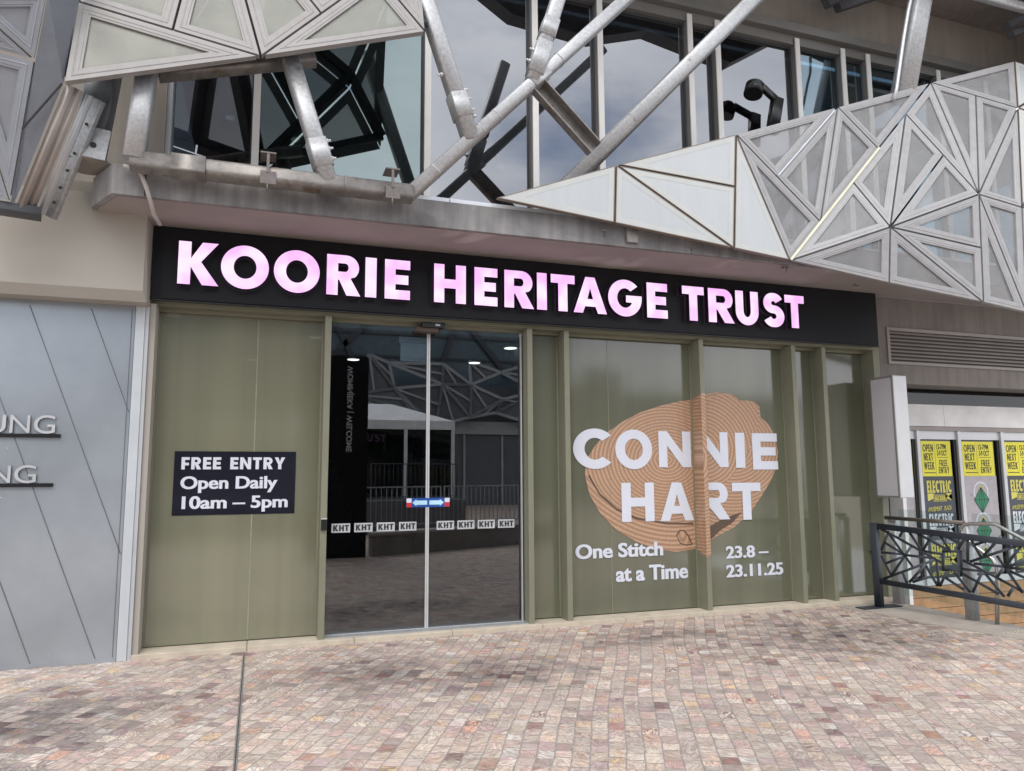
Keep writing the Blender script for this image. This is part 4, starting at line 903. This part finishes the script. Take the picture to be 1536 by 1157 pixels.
# ribs on its right-hand edge
ea, eb = G['eb'], G['ebt']
for k, (off, dep, w, m) in enumerate(((.035, .05, .05, 'whitefin'), (.085, .10, .06, 'whitefin'), (.15, .17, .035, 'silver'), (.21, .24, .09, 'galv'))):
    o = Vector((off, dep, -.01)); bm = bmesh.new(); bar(bm, ea+o+(ea-eb)*.02, eb+o, w, .05, up=(-.5, -1, 0), rnd=.15); mk('edge_rib', bm, M[m] if m != 'whitefin' else mat('taupe_extrusion', (.40, .36, .33), .45, .3), gs)
    if k == 3:
        for t in (.2, .45, .6, .75, .88):
            c = (ea+o).lerp(eb+o, t); bm = bmesh.new(); disc(bm, c+Vector((-.01, -.03, 0)), .012, (-.4, -1, 0), .012, 8); mk('bolt', bm, M['dark'], gs)
bm = bmesh.new(); bar(bm, at(-40, 306, 6.85), at(62, 322, 6.95), .07, .2, up=(0, -1, 0), rnd=.1); mk('edge_rib', bm, M['seam'], gs)
# roof screen above the frame, mirrored in the panes
ru = empty('roof_cladding', (5, 6.3, 8), 'dark folded cladding overhanging above the upper windows at the top edge', 'cladding')
bm = bmesh.new(); prism(bm, [Vector((x, 6.35, z)) for x, z in ((1.9, 8.6), (3.1, 7.85), (4.3, 7.75), (5.2, 8.05), (6.6, 7.8), (7.7, 8.5), (8.6, 8.3), (9.2, 9.0), (9.0, 12), (1.5, 12))], (0, .25, 0)); mk('cladding_sheet', bm, M['oppdark'], ru)
bm = bmesh.new()
for p, q in (((1238, 4), (1300, -25)), ((1255, 10), (1330, -15))): bar(bm, at(*p, 7.3), at(*q, 7.2), .16, .12)
mk('bracket', bm, M['seam'], ru)
for p, q in (((1510, 40), (1570, 8)), ((1516, 52), (1580, 25))):
    bm = bmesh.new(); bar(bm, at(*p, 6.9), at(*q, 6.9), .1, .1); mk('bracket', bm, M['seam'], ru)
bm = bmesh.new(); bar(bm, at(1440, -14, 6.6), at(1600, 30, 6.6), .12, .1); mk('bracket', bm, M['galv'], ru)
# spotlight and exit sign
sp_ = empty('spotlight', tuple(at(1168, 170, 7.5)), 'black cylindrical spotlight on a bent arm before the upper window', 'lamp')
bm = bmesh.new(); a, b = at(1132, 128, 7.45), at(1128, 150, 7.42); disc(bm, a, .115, b-a, .15, 20, .12); disc(bm, a, .115, a-b, .05, 20, .06); mk('lamp_head', bm, M['black'], sp_)
bm = bmesh.new(); bar(bm, at(1140, 128, 7.45), at(1168, 154, 7.5), .09, .07); bar(bm, at(1166, 148, 7.5), at(1158, 200, 7.55), .16, .10); mk('arm', bm, M['black'], sp_)
e0 = at(788, 208, 7.84); bm = B(e0.x-.03, e0.x+.09, 7.84, 7.86, e0.z-.11, e0.z+.09)
es = mk('exit_sign', bm, M['exitgreen']); tag(es, 'small green exit sign just inside the upper window', 'sign')
mk('pictogram', B(e0.x+.0, e0.x+.025, 7.835, 7.839, e0.z-.07, e0.z+.05), M['white'], es)

# ================================================================== RIGHT-HAND SHOP
rb = empty('neighbouring_shop', (10.5, 8, 0), 'brown rendered shop with a louvre band and poster covered doors on the right', 'building')
YW, YS = 7.62, 8.0
mk('upper_wall', B(7.80, 16, YW, 8.3, 2.80, 3.975), M['brown'], rb)
lv = mk('louvre_frame', B(7.955, 14, YW-.02, YW-.001, 3.515, 3.56), M['silver'], rb); M['silver2'] = mat('taupe_louvre', (.30, .27, .25), .5, .2)
lv.data.materials[0] = M['silver2']
mk('louvre_frame', B(7.955, 14, YW-.02, YW-.001, 3.06, 3.10), M['silver2'], rb); mk('louvre_frame', B(7.955, 8.0, YW-.02, YW-.001, 3.101, 3.514), M['silver2'], rb)
mk('louvre_back', B(8.0, 14, YW-.006, YW-.002, 3.10, 3.515), mat('louvre_recess', (.05, .045, .04), .8), rb)
bm = bmesh.new()
for i in range(8):
    z = 3.125+i*.05; prism(bm, [Vector((8.0, YW-.019, z)), Vector((14, YW-.019, z)), Vector((14, YW-.007, z+.022)), Vector((8.0, YW-.007, z+.022))], (0, 0, .006))
mk('louvre_blades', bm, M['silver2'], rb)
mk('transom_glass', B(8.0, 14, YS+.03, YS+.04, 2.57, 2.90), M['darkglass'], rb)
mk('transom_back', B(8.0, 14, YS+.9, YS+.95, 2.3, 3.2), mat('transom_lining', (.16, .17, .17), .8), rb)
bm = bmesh.new()
for x0, x1 in ((7.9, 9.25), (9.255, 10.9), (10.905, 14)): box(bm, x0, x1, YS-.06, YS+.02, 2.262, 2.568)
mk('white_fascia', bm, mat('offwhite_fascia', (.74, .72, .70), .6), rb)
mk('head_rail', B(7.9, 14, YS-.05, YS+.02, 2.20, 2.258), M['silver2'], rb)
mx_ = [7.93, 8.76, 9.525, 10.37, 11.2, 12.05]
for i, x in enumerate(mx_):
    mk('door_post', B(x-.03, x+.03, YS-.05, YS+.03, .07, 2.199), M['silver'], rb, bevel=.004)
for i in range(len(mx_)-1):
    x0, x1 = mx_[i]+.031, mx_[i+1]-.031
    dl = mk('door_leaf', B(x0, x1, YS+.012, YS+.024, .16, 2.08), M['darkglass'], rb)
    mk('top_rail', B(x0, x1, YS-.02, YS+.02, 2.081, 2.198), M['silver'], dl); mk('bottom_rail', B(x0, x1, YS-.02, YS+.02, .07, .159), M['silver'], dl)
    mk('stile', B(x1-.05, x1-.001, YS-.015, YS+.011, .16, 2.08), M['black'], dl)
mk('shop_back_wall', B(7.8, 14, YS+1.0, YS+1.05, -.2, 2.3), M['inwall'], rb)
mk('end_panel', B(7.78, 8.0, 7.57, 7.66, -.2, 1.30), M['finside'], rb); mk('white_post', B(8.001, 8.09, 7.60, 7.68, -.2, 1.30), M['whitefin'], rb)
mk('end_pier', B(7.80, 7.955, 7.625, 8.3, 1.30, 2.80), M['brown'], rb)
bm = bmesh.new()
for i in range(9): box(bm, 7.70, 14, YS-.03, YS+.02, -1.28+i*.15, -1.28+(i+1)*.15-.008)
mk('timber_plinth', bm, M['timber'], rb)
bm = B(7.69, 14, YS-.015, YS+.03, -1.3, .068); mk('plinth_backing', bm, M['dark'], rb)
# posters
YP = YS+.006
def banner(x0, x1, parent):
    z1, z0 = 2.055, 1.56; w = x1-x0
    mk('yellow_banner', B(x0, x1, YP-.003, YP-.001, z0, z1), M['yellow'], parent)
    bm = bmesh.new()
    for i, (s, f0, f1) in enumerate((('OPEN', .05, .40), ('NEXT', .07, .38), ('WEEK', .06, .41))):
        put_word(bm, s, x0+w*f0, x0+w*f1, z1-.15-.125*i, z1-.045-.125*i, YP-.0032, .001, .215, .165, gap=.14)
    put_text(bm, '12-7PM', .03, x0+w*.52, x0+w*.84, z1-.115, z1-.04, YP-.0032, .001); put_text(bm, '3-9 OCT', .03, x0+w*.53, x0+w*.86, z1-.205, z1-.13, YP-.0032, .001)
    put_word(bm, 'FREE', x0+w*.58, x0+w*.85, z1-.355, z1-.265, YP-.0032, .001, .215, .165, gap=.14); put_word(bm, 'ENTRY', x0+w*.55, x0+w*.90, z1-.455, z1-.365, YP-.0032, .001, .215, .165, gap=.14)
    box(bm, x0+w*.53, x0+w*.90, YP-.0042, YP-.0032, z1-.232, z1-.226); box(bm, x0+w*.06, x0+w*.44, YP-.0042, YP-.0032, z1-.452, z1-.440); box(bm, x0+w*.455, x0+w*.46, YP-.0042, YP-.0032, z0+.02, z1-.02)
    finish_text('lettering', bm, M['ink'], parent)
    mk('green_edge', B(x0-.03, x1+.01, YP-.003, YP-.001, z1+.025, z1+.045), M['green'], parent)
def title(x0, x1, zt_, m, parent):
    w = x1-x0; bm = bmesh.new()
    put_word(bm, 'ELECTRIC', x0+w*.07, x0+w*.93, zt_-.17, zt_, YP-.0032, .001, .30, .2, gap=.10)
    for a, b in ((.07, .30), (.70, .93)): prism(bm, [Vector((x0+w*a, YP-.0032, zt_-.18)), Vector((x0+w*b, YP-.0032, zt_-.18)), Vector((x0+w*(b if a < .5 else a), YP-.0032, zt_-.245)) , Vector((x0+w*(a if a < .5 else b), YP-.0032, zt_-.285))], (0, -.001, 0))
    zc = zt_-.29
    for a, b, c, d in ((.27, .73, zc, zc+.008), (.27, .73, zc+.082, zc+.09), (.27, .285, zc+.009, zc+.081), (.715, .73, zc+.009, zc+.081)): box(bm, x0+w*a, x0+w*b, YP-.0042, YP-.0032, c, d)
    put_word(bm, 'ARCADIA', x0+w*.31, x0+w*.69, zc+.016, zc+.074, YP-.0032, .001, .28, .22)
    sh = lambda x, z: Vector((x+.18*(z-zc), YP-.0032, z+.03*(x-x0)/w))
    put_text(bm, 'AMUSEMENT', .004, x0+w*.10, x0+w*.58, zc-.145, zc-.085, YP, .001, fn=sh); put_text(bm, 'PLAZA', .004, x0+w*.66, x0+w*.92, zc-.145, zc-.085, YP, .001, fn=sh)
    finish_text('lettering', bm, M[m], parent)
def poster_title(x0, x1, label):
    r = empty('poster', ((x0+x1)/2, YP, .3), label, 'poster', 'posters on the shop doors')
    mk('sheet', B(x0-.01, x1+.02, YP-.0005, YP+.002, .32, 1.559), M['charcoal'], r)
    banner(x0, x1, r)
    title(x0+.02, x1, 1.50, 'gold', r); title(x0+.02, x1, 1.04, 'paleprint', r); title(x0+.02, x1, .62, 'gold', r)
def gem(c, s, parent):
    x, z = c; y = YP-.0035
    bm = bmesh.new()
    for r0, r1 in ((.82, .97),):
        A = [bm.verts.new((x+s*r0*math.cos(R(a)), y+.001, z+s*.75+s*r0*math.sin(R(a)))) for a in range(-35, 216, 10)]; Bv = [bm.verts.new((x+s*r1*math.cos(R(a)), y+.001, z+s*.75+s*r1*math.sin(R(a)))) for a in range(-35, 216, 10)]
        for i in range(len(A)-1): bm.faces.new((A[i], A[i+1], Bv[i+1], Bv[i]))
    mk('halo', bm, M['paleprint'], parent)
    bm = bmesh.new(); prism(bm, [Vector((x-s*.5, y+.0005, z+s*.55)), Vector((x+s*.5, y+.0005, z+s*.55)), Vector((x, y+.0005, z+s*1.45))], (0, .001, 0)); mk('glow', bm, M['gold'], parent)
    bm = bmesh.new(); prism(bm, [Vector((x-s*.95, y-.001, z)), Vector((x, y-.001, z-s*1.25)), Vector((x+s*.95, y-.001, z)), Vector((x, y-.001, z+s*1.2))], (0, .001, 0)); mk('gem', bm, M['green'], parent)
    bm = bmesh.new()
    for p, q in (((-.95, 0), (.95, 0)), ((-.95, 0), (0, 1.2)), ((0, 1.2), (.95, 0)), ((.95, 0), (0, -1.25)), ((0, -1.25), (-.95, 0)), ((0, 1.2), (-.35, 0)), ((0, 1.2), (.35, 0)), ((-.35, 0), (0, -1.25)), ((.35, 0), (0, -1.25)), ((0, 1.2), (0, -1.25))):
        quad_prism(bm, (x+p[0]*s, y-.0012, z+p[1]*s), (x+q[0]*s, y-.0012, z+q[1]*s), .010, .0008, (0, -1, 0))
    mk('facet_lines', bm, M['greendk'], parent)
def poster_gem(x0, x1, label, top=True):
    r = empty('poster', ((x0+x1)/2, YP, .3), label, 'poster', 'posters on the shop doors')
    mk('sheet', B(x0-.01, x1+.02, YP-.0005, YP+.002, .20, 1.559), M['lilac'], r); banner(x0, x1, r)
    for z in (1.22, .78, .36): gem(((x0+x1)/2, z), .15, r)
poster_gem(8.05, 8.67, 'lilac and yellow poster with green gems half hidden behind the upright sign box')
poster_title(8.85, 9.40, 'charcoal and yellow poster on the first door right of the sign box')
poster_gem(9.62, 10.23, 'lilac and yellow poster with green gems between two charcoal ones')
poster_title(10.46, 11.05, 'charcoal and yellow poster cut off by the right edge of the view')
# projecting light box
lb = empty('blade_sign', (7.7, 7.3, 1.3), 'blank grey upright light box projecting beside the olive shopfront', 'sign')
mk('sign_case', B(7.57, 7.79, 7.19, 7.56, 1.30, 2.835), M['silver'], lb, bevel=.008)
bm = bmesh.new(); box(bm, 7.560, 7.569, 7.215, 7.54, 1.325, 2.81); mk('face_panel', bm, M['ltpanel'], lb)
bm = bmesh.new()
for z0, z1, y0, y1 in ((1.30, 1.324, 7.192, 7.558), (2.811, 2.835, 7.192, 7.558), (1.3245, 2.8105, 7.192, 7.214), (1.3245, 2.8105, 7.541, 7.558)): box(bm, 7.556, 7.5685, y0, y1, z0, z1)
mk('face_frame', bm, M['finside'], lb)

# ================================================================== RAILING
P0 = Vector((7.14, 7.19, 0)); P1 = Vector((7.475, 5.60, 0)); dr = (P1-P0).normalized(); nr = Vector((-dr.y, dr.x, 0)); nr = nr if nr.dot(EYE-P0) > 0 else -nr
rl = empty('railing', tuple(P0), 'charcoal steel railing with an irregular lattice infill beside the steps', 'railing')
def rp(c, px=None): return on(c[0], c[1], P0, nr)
def ca(x, y): return (1290+x/6.09, 740+y/6.09)
def cb(x, y): return (1400+x/6.09, 760+y/6.09)
def rbar(p, q, w, d=.04, name='lattice_bar', m='navy', off=0):
    a, b = rp(p)+nr*off, rp(q)+nr*off; bm = bmesh.new(); bar(bm, a, b, w, d, up=nr, rnd=.08); return mk(name, bm, M[m], rl)
pt_b = rp((1319.3, 911)); pt_t = rp((1313.0+2.5, 787))
bm = bmesh.new(); bar(bm, (pt_b.x, pt_b.y, 0), (pt_b.x, pt_b.y, pt_t.z+.02), .085, .07, up=nr, rnd=.08); mk('post', bm, M['navy'], rl)
mk('foot_plate', B(pt_b.x-.28, pt_b.x+.30, pt_b.y-.06, pt_b.y+.09, .005, .017), M['navy'], rl)
rbar((1311, 788.5), (1660, 831), .066, .05, 'top_rail'); rbar((1321, 872), (1660, 931), .06, .05, 'bottom_rail')
for s in [((190, 325), (330, 400)), ((330, 400), (745, 635)), ((250, 350), (480, 670)), ((258, 360), (195, 520)), ((225, 450), (410, 565)), ((195, 540), (410, 560)), ((240, 640), (410, 575)), ((195, 570), (285, 750)), ((290, 750), (465, 490)), ((410, 565), (640, 590)), ((210, 785), (680, 610)), ((390, 730), (430, 820)), ((450, 815), (600, 650)), ((480, 812), (650, 760)), ((600, 660), (712, 850)), ((700, 620), (720, 850)), ((730, 850), (800, 700)), ((360, 400), (400, 330)), ((440, 340), (560, 520)), ((480, 345), (790, 510)), ((570, 530), (680, 350)), ((590, 530), (760, 560))]:
    rbar(ca(*s[0]), ca(*s[1]), .028, .012)
for s in [((85, 410), (255, 410)), ((255, 400), (255, 595)), ((255, 585), (85, 578)), ((88, 410), (88, 585)), ((45, 240), (150, 400)), ((70, 250), (250, 340)), ((310, 260), (225, 390)), ((315, 250), (315, 500)), ((325, 270), (440, 470)), ((380, 350), (560, 290)), ((335, 505), (820, 340)), ((620, 270), (460, 450)), ((640, 270), (700, 375)), ((820, 340), (660, 540)), ((270, 490), (600, 660)), ((600, 660), (820, 780)), ((370, 520), (650, 550)), ((260, 570), (440, 590)), ((450, 590), (360, 785)), ((260, 610), (600, 800)), ((190, 600), (340, 785)), ((110, 650), (280, 760)), ((480, 620), (650, 825)), ((580, 450), (660, 560)), ((640, 560), (580, 650)), ((660, 560), (820, 790)), ((660, 560), (840, 490)), ((700, 560), (900, 580)), ((700, 590), (900, 680)), ((730, 740), (680, 820)), ((840, 490), (960, 340)), ((820, 340), (960, 560)), ((960, 560), (840, 820)), ((900, 580), (1100, 420)), ((960, 560), (1200, 700)), ((960, 340), (1150, 460)), ((1100, 420), (1000, 860))]:
    rbar(cb(*s[0]), cb(*s[1]), .028, .012)
# glass balustrade and its posts behind
bl = empty('glass_balustrade', (7.62, 6.8, 0), 'clear glass balustrade on grey steel posts behind the charcoal railing', 'balustrade')
for x, y in ((7.585, 7.34), (7.50, 6.27), (7.47, 5.2)): 
    bm = bmesh.new(); bar(bm, (x, y, 0), (x, y, 1.02), .10, .12, up=(0, -1, 0), rnd=.2); mk('post', bm, M['galv'], bl)
for (xa, ya), (xb, yb) in (((7.60, 7.28), (7.53, 6.36)), ((7.52, 6.2), (7.49, 5.27))):
    bm = bmesh.new(); prism(bm, [Vector((xa, ya, .12)), Vector((xb, yb, .12)), Vector((xb, yb, 1.16)), Vector((xa, ya, 1.16))], (.012, .001, 0)); mk('pane', bm, M['glassclear'], bl)
bm = bmesh.new(); bar(bm, (7.54, 7.42, 1.05), (7.47, 6.26, 1.05), .045, .045); mk('cap_rail', bm, mat('dull_bronze_rail', (.16, .14, .12), .4, .6), bl)
hr = empty('handrail', (7.5, 5.97, 0), 'bent stainless steel handrail behind the charcoal railing', 'handrail')
Hp = Vector((7.52, 5.97, 0))
def hp(px, py): return on(px, py, Hp, nr)
b0 = hp(1496, 938); pts = [Vector((b0.x, b0.y, 0))]+[hp(*p) for p in ((1496, 860), (1495, 849), (1489, 840), (1460, 818), (1449, 808), (1443, 800), (1442, 793), (1446, 788), (1453, 786), (1486, 786), (1494, 787), (1512, 797), (1540, 812), (1640, 868))]
bm = bmesh.new(); tube(bm, pts, .021, 12); mk('rail_tube', bm, M['stainless'], hr)
# tactile pad
tp = empty('tactile_paving', (7.3, 5.3, 0), 'pale tactile studs on the concrete strip at the far right', 'tactile paving')
bm = bmesh.new()
for i in range(9):
    for j in range(16):
        x, y = 7.16+i*.05, 4.75+j*.06
        if x > 7.08: disc(bm, (x, y, .0045), .014, (0, 0, 1), .005, 8, .010)
mk('studs', bm, M['cream'], tp)
# slot drain
dg = empty('slot_drain', (-.05, 5, 0), 'narrow steel slot drain crossing the paving towards the facade', 'drain')
bm = bmesh.new(); a = (-.062, .2), (-.028, 7.42)
prism(bm, [Vector((-.080, .2, .006)), Vector((-.058, .2, .006)), Vector((-.032, 7.42, .006)), Vector((-.054, 7.42, .006))], (0, 0, -.004)); mk('edge_angle', bm, M['grate'], dg)
bm = bmesh.new(); prism(bm, [Vector((-.0715, .2, .0075)), Vector((-.0665, .2, .0075)), Vector((-.0405, 7.42, .0075)), Vector((-.0455, 7.42, .0075))], (0, 0, -.001)); mk('slot', bm, M['dark'], dg)

# ================================================================== THE PLAZA BEHIND, MIRRORED IN THE GLASS
def mir(px, py, Yv): p = at(px, py, Yv); return Vector((p.x, 2*7.72-p.y, p.z))
wl = empty('low_wall', (4, -.6, 0), 'low stone plinth wall mirrored in the lower half of the entrance glass', 'wall')
bm = bmesh.new(); prism(bm, [Vector((x, y, 0)) for x, y in ((2.25, .25), (7.5, -1.9), (7.5, -2.3), (2.25, -.2))], (0, 0, .42)); mk('wall_body', bm, M['oppstone'], wl)
bm = bmesh.new(); prism(bm, [Vector((x, y, .421)) for x, y in ((2.23, .28), (7.52, -1.87), (7.52, -2.33), (2.23, -.23))], (0, 0, .05)); mk('wall_cap', bm, mat('pale_coping', (.36, .34, .31), .7), wl)
def barrier(p, q, z, h, m, label):
    p, q = Vector((*p, z)), Vector((*q, z)); r = empty('barrier', tuple(p), label, 'barrier', 'crowd barriers on the plaza'); bm = bmesh.new()
    for a, b in ((0, .08), (0, h)): tube(bm, [p+Vector((0, 0, b)), q+Vector((0, 0, b))], .018, 6)
    k = int((q-p).length/.13)
    for i in range(k+1): c = p.lerp(q, i/k); tube(bm, [c+Vector((0, 0, .08)), c+Vector((0, 0, h))], .009 if 0 < i < k else .018, 5)
    mk('barrier_frame', bm, M[m], r)
M['barr'] = mat('barrier_steel', (.35, .36, .37), .4, .5); 
barrier((2.0, -1.6), (4.3, -2.4), .4, .95, 'barr', 'steel crowd barrier on the low wall mirrored in the left door leaf'); barrier((4.4, -2.45), (6.7, -3.2), .4, .95, 'barr', 'steel crowd barrier on the low wall mirrored in the right door leaf')
barrier((3.0, -5.2), (5.6, -5.8), .95, 1.0, 'navy', 'black barrier before the white tent mirrored in the entrance glass')
st_ = empty('stage_deck', (5, -9, 0), 'dark raised deck under the mirrored white tent', 'platform'); bm = bmesh.new(); prism(bm, [Vector((x, y, .01)) for x, y in ((-3, -5.0), (5.9, -5.9), (6.6, -17), (-3, -17))], (0, 0, .9)); mk('deck', bm, M['oppdark'], st_)
tn = empty('marquee_tent', (3.5, -10, .9), 'white peaked marquee tent mirrored in the entrance glass', 'tent')
x0, x1, y0, y1 = 1.2, 6.1, -12.5, -8.0
bm = bmesh.new(); rg = [(x0+1.4, -10.2, 4.1), (x1-1.7, -10.2, 4.1)]; ev = [(x0, y1, 3.38), (x1, y1, 3.38), (x1, y0, 3.38), (x0, y0, 3.38)]
vr_ = [bm.verts.new(p) for p in ev+rg]
for f in ((0, 1, 5, 4), (1, 2, 5), (2, 3, 4, 5), (3, 0, 4)): bm.faces.new([vr_[i] for i in f])
mk('canopy', bm, M['tent'], tn)
bm = bmesh.new(); box(bm, x0, x1, y1-.02, y1+.01, 3.1, 3.375); box(bm, x0, x1, y0-.01, y0+.02, 3.1, 3.375); box(bm, x0-.01, x0+.02, y0+.021, y1-.021, 3.1, 3.375); box(bm, x1-.02, x1+.01, y0+.021, y1-.021, 3.1, 3.375); mk('valance', bm, M['tent'], tn)

for x, y in ((x0+.05, y1-.05), (2.9, y1-.05), (4.5, y1-.05), (x1-.05, y1-.05), (x0+.05, y0+.05), (x1-.05, y0+.05)): mk('pole', B(x-.05, x+.05, y-.05, y+.05, .92, 3.15), M['tent'], tn)
bm = bmesh.new(); box(bm, x0+.1, x1-.1, y1-.12, y1-.10, .95, 3.1); mk('clear_wall', bm, M['darkglass'], tn)
py_ = empty('pylon_sign', (1.9, .2, 0), 'tall black pylon sign with vertical welcome lettering mirrored in the left door leaf', 'sign')
pa, pb = mir(480, 700, 15.2), mir(551, 700, 15.2)
mk('pylon', B(pa.x-.3, pb.x, .05, .22, 0, 4.05), M['signblk'], py_)
bm = bmesh.new(); xc = mir(525, 600, 15.2).x; zt2, zb2 = mir(525, 549, 15.2).z, mir(525, 678, 15.2).z
put_text(bm, 'WOMINJEKA | WELCOME', .02, 0, 1, 0, 1, 0, .003, fn=lambda u, v: Vector((xc-.055+.11*(1-v) if False else xc+.055-.11*v, .2205, zt2+(zb2-zt2)*u)))
finish_text('lettering', bm, mat('grey_pylon_letter', (.8, .8, .8), .5), py_)
# building across the plaza
ob = empty('opposite_building', (5, -24, 0), 'grey building with a fractal triangle facade mirrored in the entrance glass', 'building')
mk('wall', B(-30, 34, -26, -24.2, 0, 6.6), M['oppdark'], ob)
mk('pale_band', B(-30, 34, -24.19, -24.0, 3.9, 4.6), M['oppwall'], ob)
for i in range(20): mk('shop_post', B(-20+i*2.2, -20+i*2.2+.1, -24.19, -24.1, 0, 3.89), M['oppwall'], ob)
rnd = random.Random(3); gx, gz = 17, 3; g = [[Vector((-10+i*1.9+rnd.uniform(-.6, .6), -23.4+rnd.uniform(-.5, .5), 4.7+j*1.5+(rnd.uniform(-.4, .4)))) for j in range(gz)] for i in range(gx)]
bm = bmesh.new(); fm_ = bmesh.new()
for i in range(gx-1):
    for j in range(gz-1):
        q = [g[i][j], g[i+1][j], g[i+1][j+1], g[i][j+1]]
        for tri in (((0, 1, 2), (0, 2, 3)) if rnd.random() < .5 else ((0, 1, 3), (1, 2, 3))):
            if j == gz-2 and rnd.random() < .35: continue
            P = [q[k] for k in tri]; c = (P[0]+P[1]+P[2])/3; prism(fm_, [p.lerp(c, .04) for p in P], (0, -.05, 0))
            for a, b in ((0, 1), (1, 2), (2, 0)): quad_prism(bm, P[a]+Vector((0, .06, 0)), P[b]+Vector((0, .06, 0)), .16, .05, (0, 1, 0))
            m3 = (P[0]+P[1])/2; quad_prism(bm, m3+Vector((0, .06, 0)), P[2]+Vector((0, .06, 0)), .12, .04, (0, 1, 0))
mk('triangle_cladding', fm_, M['oppdark'], ob); mk('cladding_bars', bm, M['opplt'], ob)
mk('roof_block', B(-9, 18, -30, -26.1, 0, 14), mat('opposite_blue_glass', (.10, .15, .18), .25), ob)
bm = bmesh.new()
for z in (8.3, 9.6, 11.2, 12.6): box(bm, -9, 18, -26.09, -26.0, z, z+.14)
for p, q in (((-8, 7), (-3, 13)), ((-3, 13), (3, 7.5)), ((3, 7.5), (9, 13.5)), ((9, 13.5), (14, 7.5)), ((14, 7.5), (18, 12)), ((2, 13.8), (5, 8)), ((10, 8), (12, 13.8))): quad_prism(bm, (p[0], -25.95, p[1]), (q[0], -25.95, q[1]), .3, .1, (0, 1, 0))
mk('roof_bars', bm, M['seam'], ob)
mk('dark_panel', B(-2, 3.2, -23.0, -22.8, 6.0, 8.4), M['oppdark'], ob)
